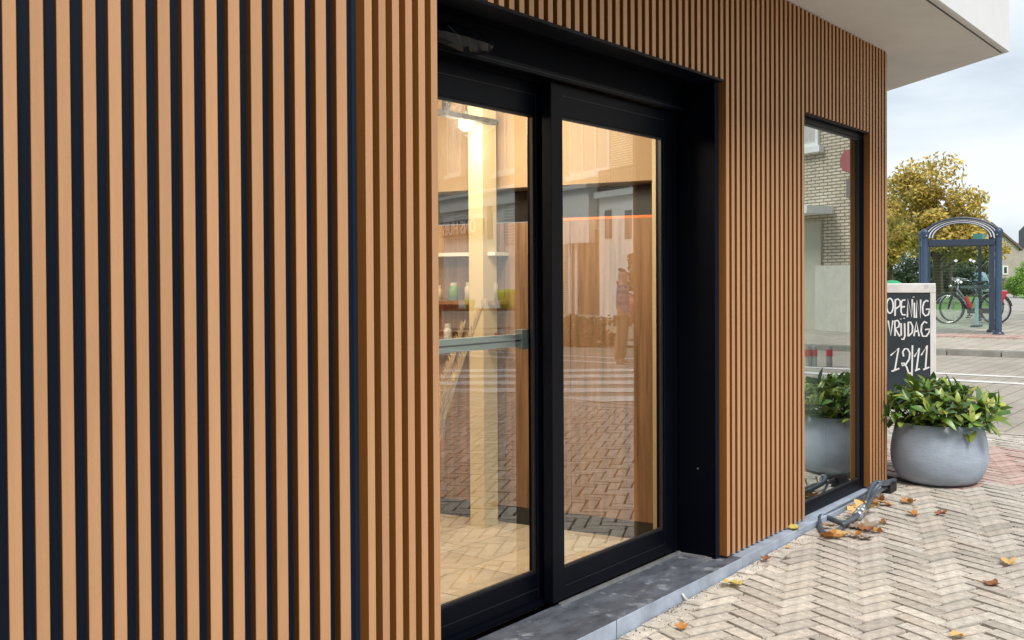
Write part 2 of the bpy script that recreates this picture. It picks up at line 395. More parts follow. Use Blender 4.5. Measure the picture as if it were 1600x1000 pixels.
NB = 40; X0 = 2.510; PIT = .06614
WX0, WX1 = 6.342, 7.530; WZ1 = 2.625; DX0, DX1 = 2.886, 5.176; HZ = 2.655; ZB = .094
for i in range(82):
    x = X0 + i * PIT
    if x < DX0 - .001: slat(x, D, ZB, ZT)
    elif x < DX1 - .02: slat(x, D, HZ, ZT)
    elif x < WX0 - .04: slat(x, D, ZB, ZT)
    elif x < WX1 - .02: slat(x, D, WZ1, ZT)
    else: slat(x, D, ZB, ZT)
XE = X0 + 81 * PIT + SW + .012
# left wing, bent back by 24 degrees
LH = math.radians(-23.65); LE = (2.4334, 2.5151)
ld = Vector((math.cos(LH), math.sin(LH)))
for i in range(24):
    s_ = .0352 + .070 * i
    o = slat(LE[0] - ld.x * s_, LE[1] - ld.y * s_, ZB, 3.6, LH); o.scale = (.0356 / SW, 1.3, 1)      # the wing's battens are deeper
# backing panels
yb = D + SD + .001
def wallbox(name, a, b, m): return P(BX(name, a, b, m))
wallbox('backing_panel', (2.47, yb, .07), (DX0 - .012, yb + .06, ZT), M_BACK)
wallbox('backing_panel', (DX0 - .012, yb, HZ + .012), (DX1 + .004, yb + .06, ZT), M_BACK)
wallbox('backing_panel', (DX1 + .004, yb, .08), (WX0 - .002, yb + .06, ZT), M_BACK)
wallbox('backing_panel', (WX0 - .002, yb, WZ1 + .01), (WX1 + .002, yb + .06, ZT), M_BACK)
wallbox('backing_panel', (WX1 + .002, yb, .08), (XE - .004, yb + .06, ZT), M_BACK)
nrm = Vector((-ld.y, ld.x))
q = Vector(LE) + nrm * (SD * 1.3 + .001); q2 = q - ld * 1.95
P(MB().prism([(q.x + ld.x * .055, q.y + ld.y * .055), (q2.x, q2.y), (q2.x + nrm.x * .06, q2.y + nrm.y * .06), (q.x + nrm.x * .06 + ld.x * .04, q.y + nrm.y * .06 + ld.y * .04)], .07, 3.6).build('backing_panel', M_BACK))
P(MB().box((XE - .002, D + .004, .08), (XE + .008, D + .3, ZT - .002)).build('corner_trim', M_ALU))
# far end wall turning away
P(MB().prism([(XE + .008, D + .05), (9.6, 4.9), (9.55, 4.95), (XE - .002, D + .12)], 0, ZT - .003).build('end_wall', M_BLACK2))
# header trims
wallbox('opening_trim', (DX0 - .012, D - .004, HZ - .014), (DX1 + .0005, D + SD + .08, HZ - .001), M_BLACK)
wallbox('opening_trim', (WX0 - .004, D + .012, WZ1 - .012), (WX1 - .001, D + SD + .06, WZ1 - .001), M_BLACK)
# reveals of the door opening
wallbox('reveal_panel', (DX1 + .001, D + SD + .0015, .082), (DX1 + .0035, 2.86, HZ - .0005), M_BLACK2)
wallbox('reveal_panel', (DX1 - .0, D + .3, .082), (DX1 + .06, 2.86, HZ), M_BLACK2)
wallbox('reveal_panel', (DX0 - .06, D + SD + .062, .082), (DX0 - .012, 2.95, HZ), M_BLACK2)
wallbox('reveal_ceiling', (DX0 - .05, D + SD + .07, HZ - .0), (DX1 + .05, 2.80, HZ + .05), M_BLACK2)
# canopy
zc = 3.256
k = 1.65 / 1.58
co = (EYE + ray(1574, 82) * ((zc - 1.6) / ray(1574, 82)[2]))[:2]; ci = (EYE + ray(1388, 142) * ((zc - 1.6) / ray(1388, 142)[2]))[:2]
dv = (ci - co) * 1.0; ext = co + dv * 2.6
cpoly = [(3.0, co[1]), tuple(co), tuple(ext), (ext[0] - 4, ext[1] + 3), (2.6, 6.5), (2.6, 3.0)]
P(MB().prism(cpoly, zc, zc + .04).build('canopy_soffit', M_PLASTER))
off = .012
P(MB().prism([(3.0 - off, co[1] - off), (co[0] + off * .6, co[1] - off), (ext[0] + off, ext[1]), (ext[0] - 4, ext[1] + 3), (2.58, 6.5), (2.58, 3.0)], zc + .006, zc + .95).build('canopy_fascia', M_FASCIA))
# bluestone plinth and threshold
def slab(x0, x1, y1):
    b = MB().box((x0 + .0015, 2.456, -.02), (x1 - .0015, y1, .080), 0)
    o = P(b.build('threshold_stone', [M_STONE, M_STONEF])); me = o.data
    for p in me.polygons:
        if p.normal.y < -.5: p.material_index = 1
    md = o.modifiers.new('b', 'BEVEL'); md.width = .004; md.segments = 2
    return o
for x0, x1 in ((1.6, 2.75), (2.75, 4.0), (4.0, 5.3)): slab(x0, x1, 2.80 if x0 > 2 else 2.62)
for x0, x1 in ((5.3, 6.52), (6.52, 7.95)):
    o = slab(x0, x1, 2.66); o.data.materials[0] = M_STONEF
wallbox('zinc_angle', (4.01, 2.762, .080), (5.170, 2.777, .095), M_ZINC)
wallbox('zinc_angle', (5.155, 2.60, .080), (5.172, 2.762, .090), M_ZINC)
P(MB().box((5.10, 2.575, .080), (5.172, 2.60, .088)).build('zinc_clip', M_ZINC))

P(MB().box((3.02, co[1] + .03, zc - .004), (co[0] - .03, co[1] + .042, zc - .0005)).build('drip_groove', M_RUB))
for zf in (.56,):
    P(MB().tube([(DX1 + .0008, 2.66, zf), (DX1 - .001, 2.66, zf)], .004, 8).build('screw_head', M_ZINC))
# ---- sliding doors
def bars(name, rects, y0, y1, m, parent):
    mb = MB()
    for (x0, z0, x1, z1) in rects: mb.box((x0, y0, z0), (x1, y1, z1))
    o = mb.build(name, m); P(o) if parent is shop else None
    if parent is not shop: o.parent = parent; o.matrix_parent_inverse = Matrix.Translation(-Vector(parent.location))
    return o
def sub(o, par): o.parent = par; o.matrix_parent_inverse = Matrix.Translation(-Vector((D, D, 0))) if False else Matrix.Identity(4); return o
def doorleaf(x0, x1, zb, zt, y0, y1, gx0, gx1, gz0, gz1):
    r = MB()
    e = .0025
    r.box((x0, y0, zb), (gx0, y1, zt)); r.box((gx1, y0, zb), (x1, y1, zt))
    r.box((gx0, y0 + e, gz1), (gx1, y1 - e, zt)); r.box((gx0, y0 + e, zb), (gx1, y1 - e, gz0))
    fr = P(r.build('door_leaf', M_BLACK)); md = fr.modifiers.new('b', 'BEVEL'); md.width = .002; md.segments = 1
    g = MB()
    t = .012
    for a, b in (((gx0, gz0), (gx1, gz0 + t)), ((gx0, gz1 - t), (gx1, gz1)), ((gx0, gz0 + t), (gx0 + t, gz1 - t)), ((gx1 - t, gz0 + t), (gx1, gz1 - t))):
        g.box((a[0], y0 + .012, a[1]), (b[0], y0 + .028, b[1]))
    sub(g.build('gasket', M_RUB), fr)
    sub(MB().box((gx0 + .002, y0 + .018, gz0 + .002), (gx1 - .002, y0 + .0182, gz1 - .002)).build('glass_pane', GLASS_D), fr)
    # groove lines on the rails
    for zg in ((zb + gz0) / 2 - .01, (zt + gz1) / 2 + .02): sub(MB().box((gx0, y0 + .0005, zg), (gx1, y0 + .004, zg + .003)).build('groove', M_RUB), fr)
    return fr
R = doorleaf(3.972, 5.120, .100, 2.500, 2.780, 2.832, 4.066, 5.028, .238, 2.352)
Lf = doorleaf(2.90, 4.045, .100, 2.500, 2.868, 2.920, 3.0, 3.975, .226, 2.356)
wallbox('door_jamb', (5.122, 2.772, .100), (5.148, 2.838, 2.52), M_BLACK)
wallbox('door_jamb', (5.150, 2.790, .083), (5.174, 2.838, 2.60), M_BLACK2)
wallbox('door_jamb', (4.0, 2.836, .083), (4.05, 2.93, 2.52), M_BLACK2)
wallbox('top_track', (2.88, 2.84, 2.498), (5.116, 2.93, 2.521), M_BLACK2)
wallbox('jamb_lining', (5.118, 2.842, .101), (5.19, 2.905, 2.497), M_CREAM)
wallbox('bottom_track', (2.88, 2.84, .080), (5.116, 2.93, .099), M_BLACK)
# operator box and its lip over the doors
wallbox('door_operator', (2.89, 2.745, 2.520), (5.174, 2.93, HZ - .002), M_BLACK2)
wallbox('operator_lip', (2.89, 2.735, 2.502), (5.172, 2.748, 2.532), M_BLACK)
wallbox('operator_groove', (2.89, 2.7335, 2.515), (5.172, 2.736, 2.518), M_RUB)
# push bar across the left leaf
b = MB(); b.box((3.0, 2.925, 1.285), (3.93, 2.95, 1.342)); b.box((3.0, 2.922, 1.309), (3.93, 2.9255, 1.316), 1)
pb = sub(b.build('push_bar', [M_ALU, M_RUB]), Lf)
b = MB(); b.box((3.925, 2.915, 1.270), (3.972, 2.965, 1.362)); sub(b.build('bar_bracket', M_ALU), Lf)

# sensor wrapped in black film
sx = atZ(728, 62, 1)
b = MB(); rr = random.Random(5)
px_, pz_ = onY(728, 62, 2.70)
n = 8; ring = []
for i in range(9):
    t = i / 8; x_ = px_ - .20 + .37 * t; sc_ = math.sin(PI * min(max(t * .86 + .1, .06), .96)) ** .45
    ring.append([(x_ + rr.uniform(-.016, .016), 2.705 + math.cos(a) * .040 * sc_ * (1 + rr.uniform(-.15, .12)), pz_ + math.sin(a) * .052 * sc_ * (1 + rr.uniform(-.2, .12))) for a in [2 * PI * q_ / n for q_ in range(n)]])
vs = [v for r_ in ring for v in r_]; fs = [(i * n + j_, i * n + (j_ + 1) % n, (i + 1) * n + (j_ + 1) % n, (i + 1) * n + j_) for i in range(8) for j_ in range(n)] + [tuple(range(n))[::-1], tuple(8 * n + j_ for j_ in range(n))]
b.add(vs, fs)
M_FILM = mat('black plastic film', (.0015, .002, .004), .3, spec=.3, bump=.15, bscale=28)
o = b.build('door_sensor', M_FILM, smooth=False)
P(o); o['label'] = 'door sensor wrapped in crumpled black film'

# ---- fixed window
def ring4(mb, x0, x1, z0, z1, t, y0, y1, tb=None):
    tb = tb or t
    mb.box((x0, y0, z0), (x1, y1, z0 + tb)); mb.box((x0, y0, z1 - t), (x1, y1, z1)); mb.box((x0, y0 + .001, z0 + tb), (x0 + t, y1, z1 - t)); mb.box((x1 - t, y0 + .001, z0 + tb), (x1, y1, z1 - t))
wb = MB(); ring4(wb, WX0 - .0, WX1 - .001, .0805, WZ1 - .013, .036, yb + .004, yb + .07, .072)
wf = P(wb.build('window_frame', M_BLACK)); md = wf.modifiers.new('b', 'BEVEL'); md.width = .002
wg = MB(); ring4(wg, WX0 + .036, WX1 - .037, .1525, WZ1 - .049, .010, yb + .014, yb + .05)
sub(wg.build('gasket', M_RUB), wf)
sub(MB().box((WX0 + .037, yb + .026, .1535), (WX1 - .038, yb + .0262, WZ1 - .050)).build('glass_pane', GLASS_W), wf)
M_BLIND = mat('pale screen inside window', (.68, .67, .58), .8, var=.05)
P(MB().box((WX0 + .13, 2.95, .1), (WX1 + .30, 2.97, 2.7)).build('window_screen', M_BLIND))
P(MB().box((WX0 + .075, 2.72, .08), (WX0 + .10, 2.745, 2.7)).build('screen_post', mat('dark blue post', (.03, .06, .08), .5)))

# ---- interior
ZF = .080
# floor tiles (each its own piece)
P(MB().box((2.5, 2.932, .03), (8.2, 6.6, .071)).build('floor_bed', mat('tile joint mortar', (.62, .55, .44), .9)))
tl = MB(); tw, tlg = .30, .45
tc0 = MB().box((.003, .003, 0), (tlg - .003, tw - .003, .009)).build('floor_tile', M_TILE)
first = True
for r_ in range(11):
    for c_ in range(8):
        x_ = 2.45 + c_ * tlg + (r_ % 3) * .15 - .1; y_ = 2.935 + r_ * tw
        if x_ + tlg > 5.30 + .4 or x_ < 2.2: continue
        o = tc0 if first else tc0.copy()
        if not first: scn.collection.objects.link(o)
        first = False; P(o); o.location = (x_, y_, .071)
# partition (wood below, gap, tan wall above), slightly skewed
pa, pb_ = Vector((5.33, 2.93)), Vector((5.06, 5.3))
pd = (pb_ - pa).normalized(); pn = Vector((-pd.y, pd.x)) * -1     # pn points into +X
def part(name, t0, t1, z0, z1, th, m, back=0.0):
    a = pa + pd * t0 + pn * back; b_ = pa + pd * t1 + pn * back
    return P(MB().prism([tuple(a), tuple(b_), tuple(b_ + pn * th), tuple(a + pn * th)], z0, z1).build(name, m))
tpl = [.085, .62, 1.08, 1.53, 1.98, 2.38]
for a, b_ in zip(tpl[:-1], tpl[1:]): part('wood_panel', a + .002, b_ - .002, .185, 1.945, .04, M_WOOD)
part('skirting', .085, 2.38, .08, .184, .045, M_SKIRT, -.004)
part('light_strip', .085, .70, 1.946, 1.962, .03, M_ORANGE, .001)
part('dark_gap', -.02, 2.38, 1.964, 2.16, .03, M_SKIRT, .25)
part('upper_wall', .0, 2.38, 2.162, 3.1, .30, M_TAN, .02)
part('cream_wall', -.10, .080, .08, 2.16, .06, M_CREAM, -.012)
P(MB().prism([(2.45, 5.3), (5.2, 5.3), (5.2, 5.36), (2.45, 5.36)], .08, 3.1).build('back_wall', M_TAN))
P(MB().prism([(2.40, 2.95), (2.45, 2.95), (2.45, 5.36), (2.40, 5.36)], .08, 3.1).build('side_wall', M_TAN))
P(MB().box((2.40, 2.94, 3.0), (5.8, 5.4, 3.05)).build('interior_ceiling', M_CEIL))
P(MB().box((2.45, 2.935, HZ - .02), (5.6, 2.96, 3.0)).build('inner_header', M_CEIL))
# cream post
ca = G(758, 820, ZF)
P(MB().box((ca[0] - .075, ca[1] - .055, ZF), (ca[0] + .06, ca[1] + .055, 2.998)).build('post', M_CREAM))
# dark beam high in the vestibule
xb, zb_ = onY(690, 176, 3.9)
P(MB().box((xb - .3, 3.88, zb_ - .015), (ca[0] - .08, 3.93, zb_ + .015)).build('beam', M_SKIRT)); P(MB().box((xb + .03, 3.885, zb_ + .016), (xb + .06, 3.925, 2.998)).build('beam', M_SKIRT))
# shelf on the wood wall
a = pa + pd * 1.05; b_ = pa + pd * 2.3; f = -pn * .16
M_WHITE = mat('white laminate', (.75, .74, .70), .5)
for z_ in (1.74, 1.44, 1.16): P(MB().prism([tuple(a), tuple(b_), tuple(b_ + f), tuple(a + f)], z_, z_ + .022).build('shelf', M_WHITE if z_ > 1.5 else M_WOOD))
# things standing on the shelves
rs_ = random.Random(11)
cols = {'white': (.7, .68, .62), 'red': (.45, .08, .05), 'brown': (.25, .13, .07), 'cream': (.65, .55, .4), 'green': (.15, .3, .08)}
nj = {}; k_ = 0
for z_ in (1.462, 1.182):
    t_ = 1.12
    while t_ < 2.25:
        cn = rs_.choice(list(cols)); hgt = rs_.uniform(.07, .16); rad = rs_.uniform(.022, .035)
        p_ = pa + pd * t_ - pn * .08; k_ += 1
        e_ = empty('jar', (p_.x, p_.y, z_), 0)
        nj[(z_, cn)] = nj.get((z_, cn), 0) + 1
        tag(e_, '%s %s jar from the right on the %s shelf inside the shop' % (['first', 'second', 'third', 'fourth', 'fifth', 'sixth', 'seventh', 'eighth', 'ninth'][nj[(z_, cn)] - 1], cn, 'upper' if z_ > 1.3 else 'lower'), 'jar', 'jars on the shelves inside')
        MB().lathe([(0, 0), (rad, 0), (rad * 1.02, hgt * .7), (rad * .7, hgt * .82), (0, hgt * .82)], (0, 0, 0), 12).build('body', mat('jar ' + cn, cols[cn], .35), e_, True)
        MB().lathe([(rad * .74, hgt * .80), (rad * .74, hgt), (0, hgt)], (0, 0, 0), 12).build('lid', mat('jar lid', (.5, .45, .35), .4), e_, True)
        t_ += rs_.uniform(.10, .19)
# pendant globes (lit)
def globe(x, y, z, label, r=.045, E=44, vis=True):
    g_ = empty('pendant_lamp', (x, y, z), 0, label, 'lamp', 'lit globe lamps hanging inside the shop')
    pr = [(max(.0001, r * math.sin(PI * i / 12)), -r * math.cos(PI * i / 12)) for i in range(13)]
    MB().lathe(pr, (0, 0, 0), 20).build('globe', M_GLOBE, g_, True)
    MB().tube([(0, 0, r), (0, 0, 2.998 - z)], .003, 6).build('cord', M_RUB, g_)
    MB().lathe([(0, r + .03), (.014, r + .03), (.016, r - .004), (0, r - .006)], (0, 0, 0), 12).build('cap', M_ALU, g_, True)
    l = bpy.data.lights.new('globe_light', 'POINT'); l.energy = E; l.color = (1, .85, .66); l.shadow_soft_size = .12
    lo = bpy.data.objects.new('globe_light', l); scn.collection.objects.link(lo); lo.parent = g_; lo.location = (0, 0, -.12)
gx, gz = onY(728, 193, 4.0)
globe(gx, 4.0, gz, 'lit round globe lamp glowing at the top of the left door leaf', .045, 5)
globe(4.35, 3.55, 2.62, 'added globe lamp lighting the room, unseen behind the black rail of the right door leaf')  # this lamp and the next are added out of view to light the room
globe(3.2, 4.3, 2.62, 'added globe lamp lighting the room, unseen deep in the shop behind the left door jamb')
# pampas grass in a vase
def tube_curve(p0, p1, bend, n=8):
    p0, p1, bend = Vector(p0), Vector(p1), Vector(bend)
    return [p0.lerp(p1, t / n) + bend * math.sin(PI * t / n) * .5 for t in range(n + 1)]
vx, vy = 3.62, 3.30
va = empty('floor_vase', (vx, vy, ZF), 0, 'pampas grass plumes in a tall vase behind the left door leaf', 'vase')
MB().lathe([(0, 0), (.07, 0), (.10, .12), (.09, .35), (.05, .45), (.06, .48), (.045, .48), (.04, .44), (0, .3)], (0, 0, 0), 20).build('vase', mat('beige ceramic', (.45, .37, .28), .6), va, True)
M_PAMP = mat('dry pampas', (.78, .62, .40), .9, rnd=.15, island=True, trans=.3)
rp_ = random.Random(2)
for i in range(9):
    tx, tz = rp_.uniform(.0, .42), rp_.uniform(.85, 1.42); ty = rp_.uniform(-.1, .25)
    st = tube_curve((0, 0, .3), (tx, ty, tz), (-.08, 0, .05))
    pm = MB(); pm.tube(st, .003, 4)
    for k2 in range(420):
        t_ = rp_.uniform(.42, 1.0); idx = t_ * 8; i0 = min(7, int(idx)); p_ = st[i0].lerp(st[i0 + 1], idx - i0)
        l_ = .10 * (1.15 - t_) + .03; an = rp_.uniform(0, 2 * PI); d_ = Vector((math.cos(an) * .35, math.sin(an) * .35, .9)) * l_
        sd_ = Vector((-math.sin(an), math.cos(an), 0)) * .005
        pm.add([p_ - sd_, p_ + sd_, p_ + d_], [(0, 1, 2)])
    pm.build('plume', M_PAMP, va)

# ================================================================== PLANTER
M_POT = mat('grey fibre cement', (.345, .405, .495), .62, var=.16, vscale=4, stretch=(1, 1, 2.2), bump=.25, bscale=30, wear=((.42, .42, .42), 6, .66, .35))
pc = atZ(1467, 700, 7.84); PX, PY = pc[0], pc[1]; PSC = .935
pl = empty('planter', (PX, PY, .0774), 0, 'round grey concrete planter bowl standing past the end of the slatted wall', 'planter')
prof = [(0, .004), (.225, .004), (.268, .012), (.312, .045), (.342, .10), (.359, .16), (.364, .21), (.362, .27), (.352, .34), (.335, .42), (.322, .472), (.308, .476), (.298, .470), (.300, .43), (.0, .42)]
MB().lathe(prof, (0, 0, 0), 64).build('pot', M_POT, pl, True); pl.scale = (PSC,) * 3
MB().lathe([(.0, .435), (.301, .435)], (0, 0, 0), 32).build('soil', mat('potting soil', (.03, .022, .016), .95, bump=1, bscale=40), pl)
shrub = empty('skimmia_shrub', (PX, PY, .0774 + .435 * PSC), 0, 'leafy evergreen shrub with lime tips and red buds filling the grey planter', 'shrub')
LEAFC = [(.05, .15, .03), (.36, .42, .07), (.10, .22, .05), (.14, .27, .05), (.045, .10, .035), (.40, .46, .07), (.10, .18, .08), (.055, .15, .03), (.28, .38, .06), (.55, .52, .14)]
M_LEAF = mat('glossy leaf', LEAFC[0], .33, spec=.5, rndcol=LEAFC, rnd=.22, var=.15, vscale=20, trans=.18)
M_LEAFI = mat('glossy leaves', LEAFC[0], .4, spec=.5, rndcol=LEAFC[:4] + LEAFC[5:7], rnd=.25, island=True, trans=.18)
def leaf_geo(L0, W0, droop, fold):
    vs = []; n = 5
    for i in range(n + 1):
        t = i / n; wd = W0 * math.sin(PI * min(t * .93 + .04, 1)) ** .8 * (1 if t < .97 else .2); z_ = -droop * t * t * L0; x_ = t * L0
        vs += [(x_, -wd / 2, z_ + fold * wd), (x_, 0, z_), (x_, wd / 2, z_ + fold * wd)]
    fs = []
    for i in range(n):
        a = i * 3
        fs += [(a, a + 3, a + 4, a + 1), (a + 1, a + 4, a + 5, a + 2)]
    return vs, fs
leafm = []
for q_ in ((.125, .042, .25, .18), (.11, .046, .5, .12), (.14, .044, .1, .22), (.10, .036, .7, .1)):
    o = MB().add(*leaf_geo(*q_)).build('leaf', M_LEAF, shrub, True); leafm.append(o)
used = 0; rl = random.Random(21)
stems = MB(); inner = MB(); buds = MB()
ros = []
tries = 0
while len(ros) < 58 and tries < 4000:
    tries += 1
    an = rl.uniform(0, 2 * PI); rr_ = math.sqrt(rl.uniform(0, 1)) * .405
    h_ = .25 * (1 - (rr_ / .50) ** 2) + rl.uniform(-.03, .05) + .02
    p_ = Vector((math.cos(an) * rr_, math.sin(an) * rr_, h_))
    if all((p_ - q_).length > .072 for q_ in ros): ros.append(p_)
# the side facing the lens is fullest in the photograph: nearest whorls get loose leaves of their own
vd = Vector((-fw[0], -fw[1], 0))
ros.sort(key=lambda p_: -(p_.dot(vd) * .8 + p_.z))
first_used = [True] * 4
for ri, p_ in enumerate(ros):
    base_ = Vector((p_.x * .45, p_.y * .45, 0)); stems.tube(tube_curve(base_, p_, (p_.x * .15, p_.y * .15, 0), 4), .004, 5)
    ax = (p_ - base_).normalized() * .6 + Vector((p_.x, p_.y, .6)).normalized() * .6; ax.normalize()
    nl = rl.choice([6, 7, 8]); ph = rl.uniform(0, 6.28)
    for kf in range(nl):
        a_ = ph + kf * 2.4; tilt = rl.uniform(.25, 1.0) if kf > 2 else rl.uniform(.8, 1.25)
        u_ = ax.orthogonal().normalized(); v_ = ax.cross(u_)
        side = u_ * math.cos(a_) + v_ * math.sin(a_)
        dirx = (side * math.cos(tilt) + ax * math.sin(tilt)).normalized(); nrm_ = (ax * math.cos(tilt) - side * math.sin(tilt)).normalized(); yy = nrm_.cross(dirx)
        sc_ = rl.uniform(.75, 1.2)
        Mx = Matrix(((dirx.x * sc_, yy.x * sc_, nrm_.x * sc_, p_.x), (dirx.y * sc_, yy.y * sc_, nrm_.y * sc_, p_.y), (dirx.z * sc_, yy.z * sc_, nrm_.z * sc_, p_.z - .004 * kf), (0, 0, 0, 1)))
        vi = rl.randrange(4)
        if used < 290:
            if first_used[vi]: leafm[vi].matrix_local = Mx; first_used[vi] = False
            else: link_copy(leafm[vi], 'leaf', shrub, Mx)
            used += 1
        else:
            vs, fs = leaf_geo(.12, .044, .3, .15); inner.add([Mx @ Vector(v) for v in vs], fs)
    if ri % 4 == 0:
        for kb_ in range(7):
            c_ = p_ + ax * .012 + Vector([rl.uniform(-.012, .012) for _ in range(3)])
            buds.lathe([(.0001, -.005), (.005, 0), (.0001, .006)], tuple(c_), 6)
for k3 in range(360):
    an = rl.uniform(0, 2 * PI); rr_ = math.sqrt(rl.uniform(0, 1)) * .36
    p_ = Vector((math.cos(an) * rr_, math.sin(an) * rr_, rl.uniform(.0, .26 * (1 - (rr_ / .46) ** 2) + .03)))
    vs, fs = leaf_geo(.11, .042, .3, .15); Mx = Matrix.Translation(p_) @ Matrix.Rotation(rl.uniform(0, 6.28), 4, 'Z') @ Matrix.Rotation(rl.uniform(-.9, .5), 4, 'Y')
    inner.add([Mx @ Vector(v) for v in vs], fs)
i_ = inner.build('inner_leaves', M_LEAFI, shrub, True); i_['kind'] = 'stuff'
s_ = stems.build('stems', mat('green stem', (.10, .12, .04), .6), shrub); s_['kind'] = 'stuff'
b_ = buds.build('flower_buds', mat('red buds', (.25, .02, .02), .5), shrub, True); b_['kind'] = 'stuff'

# ================================================================== CHALKBOARD
BZ = 10.95
bc = atZ(1420, 550, BZ); BXc = Vector((bc[0], bc[1]))
br = Vector((r2[0], r2[1])).normalized(); yaw = math.atan2(br.y, br.x) - math.radians(20)
PXM = BZ / FPX
board = empty('chalkboard_sign', (bc[0], bc[1], .0774), yaw, 'white framed A board with chalk lettering announcing the opening, behind the planter', 'sign')
M_FRW = mat('distressed white wood', (.72, .70, .69), .8, var=.15, vscale=6, wear=((.40, .36, .34), 9, .6, .6))
M_CHB = mat('chalkboard', (.022, .032, .042), .6, var=.3, vscale=5, wear=((.10, .12, .14), 4, .62, .4))
LEAN = math.radians(-7)
fr = empty('x', (0, 0, 0)); bpy.data.objects.remove(fr)
def bl(cx, cy):       # photo crop units -> board local (x right, z up)
    px = 1380 + cx / 5.263; py = 430 + cy / 5.263
    return (px - 1420) * PXM * 1.04, 1.6 - .0774 - (py - 431.6) * PXM
xl, xr_, zt_, zb2 = (1379 - 1420) * PXM, (1459 - 1420) * PXM, 1.6 - .0774 - 12 * PXM, .06
T = Matrix.Translation((0, 0, 0)) @ Matrix.Rotation(LEAN, 4, 'X') @ Matrix.Diagonal((1, 1, 1.0, 1))
ti = .055
fm = MB(); fm.box((xl, 0, zt_ - .092), (xr_, .03, zt_)); fm.box((xl, .001, .0), (xl + ti, .029, zt_ - .092)); fm.box((xr_ - ti, .001, .0), (xr_, .029, zt_ - .092)); fm.box((xl + ti, .002, zb2), (xr_ - ti, .028, zb2 + .09))
TL = Matrix.Translation((0, 0, zt_)) @ Matrix.Rotation(math.radians(-7), 4, 'X') @ Matrix.Translation((0, 0, -zt_))
o = fm.build('frame', M_FRW, board); o.matrix_local = TL; md = o.modifiers.new('b', 'BEVEL'); md.width = .004
o = MB().box((xl + ti, .010, zb2 + .09), (xr_ - ti, .020, zt_ - .092)).build('blackboard', M_CHB, board); o.matrix_local = TL
o2 = fm.build('rear_frame', M_FRW, board); o2.matrix_local = Matrix.Translation((0, .036, zt_)) @ Matrix.Rotation(math.radians(12), 4, 'X') @ Matrix.Translation((0, 0, -zt_))
o3 = MB().box((xl + ti, .010, zb2 + .09), (xr_ - ti, .020, zt_ - .092)).build('rear_panel', M_CHB, board); o3.matrix_local = o2.matrix_local
def ell(cx, cy, rx, ry, a0=0, a1=360, n=14): return [(cx + rx * math.cos(math.radians(a0 + (a1 - a0) * i / n)), cy + ry * math.sin(math.radians(a0 + (a1 - a0) * i / n))) for i in range(n + 1)]
STR = [ell(70, 252, 25, 62, -100, 270), [(110, 200), (108, 335)], [(108, 205), (130, 194), (148, 215), (146, 250), (112, 278)],
       [(185, 203), (163, 206), (155, 225), (153, 300), (162, 325), (187, 326)], [(156, 263), (182, 258)],
       [(200, 345), (203, 197), (232, 345), (236, 197)], [(251, 225), (252, 350)], [(245, 176), (246, 182)],
       [(266, 350), (269, 205), (295, 350), (298, 200)], [(355, 215), (340, 207), (322, 222), (312, 260), (314, 310), (332, 333), (352, 325), (361, 300), (361, 277), (336, 280)],
       [(57, 375), (76, 497), (92, 373)], [(108, 500), (107, 375)], [(106, 378), (128, 372), (140, 392), (136, 425), (110, 440), (143, 505)],
       [(153, 395), (154, 497)], [(150, 358), (151, 363)], [(179, 395), (181, 500), (172, 528), (155, 524)], [(176, 352), (177, 358)],
       [(206, 390), (206, 502)], [(203, 388), (224, 386), (238, 420), (236, 470), (206, 502)], [(248, 500), (266, 382), (286, 500)], [(254, 462), (281, 456)],
       [(345, 392), (325, 380), (305, 408), (300, 460), (312, 500), (338, 500), (358, 470), (363, 440), (330, 446)],
       [(75, 662), (135, 600), (106, 782)], [(82, 792), (140, 766)],
       [(172, 668), (165, 630), (180, 605), (202, 605), (218, 640), (212, 690), (186, 735), (162, 742), (158, 722), (175, 722), (195, 755), (206, 795), (216, 812), (223, 795)],
       [(237, 575), (232, 832)], [(250, 668), (287, 597), (266, 775)], [(255, 782), (291, 765)], [(300, 655), (344, 574), (332, 760)], [(315, 772), (361, 750)]]
M_CHALK = mat('white chalk pen', (.80, .80, .80), .8)
lt = MB()
for s_ in STR:
    pts = [(bl(*p_)[0], .0085, bl(*p_)[1]) for p_ in s_]
    lt.tube(pts, .0092, 6, flat=1.0)
o = lt.build('lettering', M_CHALK, board); o.matrix_local = TL; o['label'] = 'hand lettered words OPENING VRIJDAG 12/11 in white chalk'
# shallow relief: squash in depth
for v in o.data.vertices: v.co.y = .0098 + (v.co.y - .0085) * .12

# green domed bin behind the board, by the wall
gb = atZ(1394, 470, 19); bn = empty('litter_bin', (gb[0], gb[1], 0), 0, 'green domed litter bin just showing above the chalkboard', 'bin')
M_GRN = mat('green plastic', (.02, .33, .12), .4)
MB().lathe([(0, 0), (.17, 0), (.19, .05), (.2, 1.24), (0, 1.24)], (0, 0, 0), 24).build('body', mat('dark green metal', (.02, .08, .05), .5), bn, True)
zt3 = 1.6 - (438 - 432) * 19 / FPX
MB().lathe([(.2, zt3 - .2), (.19, zt3 - .11), (.15, zt3 - .04), (.08, zt3 - .008), (.0001, zt3)], (0, 0, 0), 24).build('dome_lid', M_GRN, bn, True)

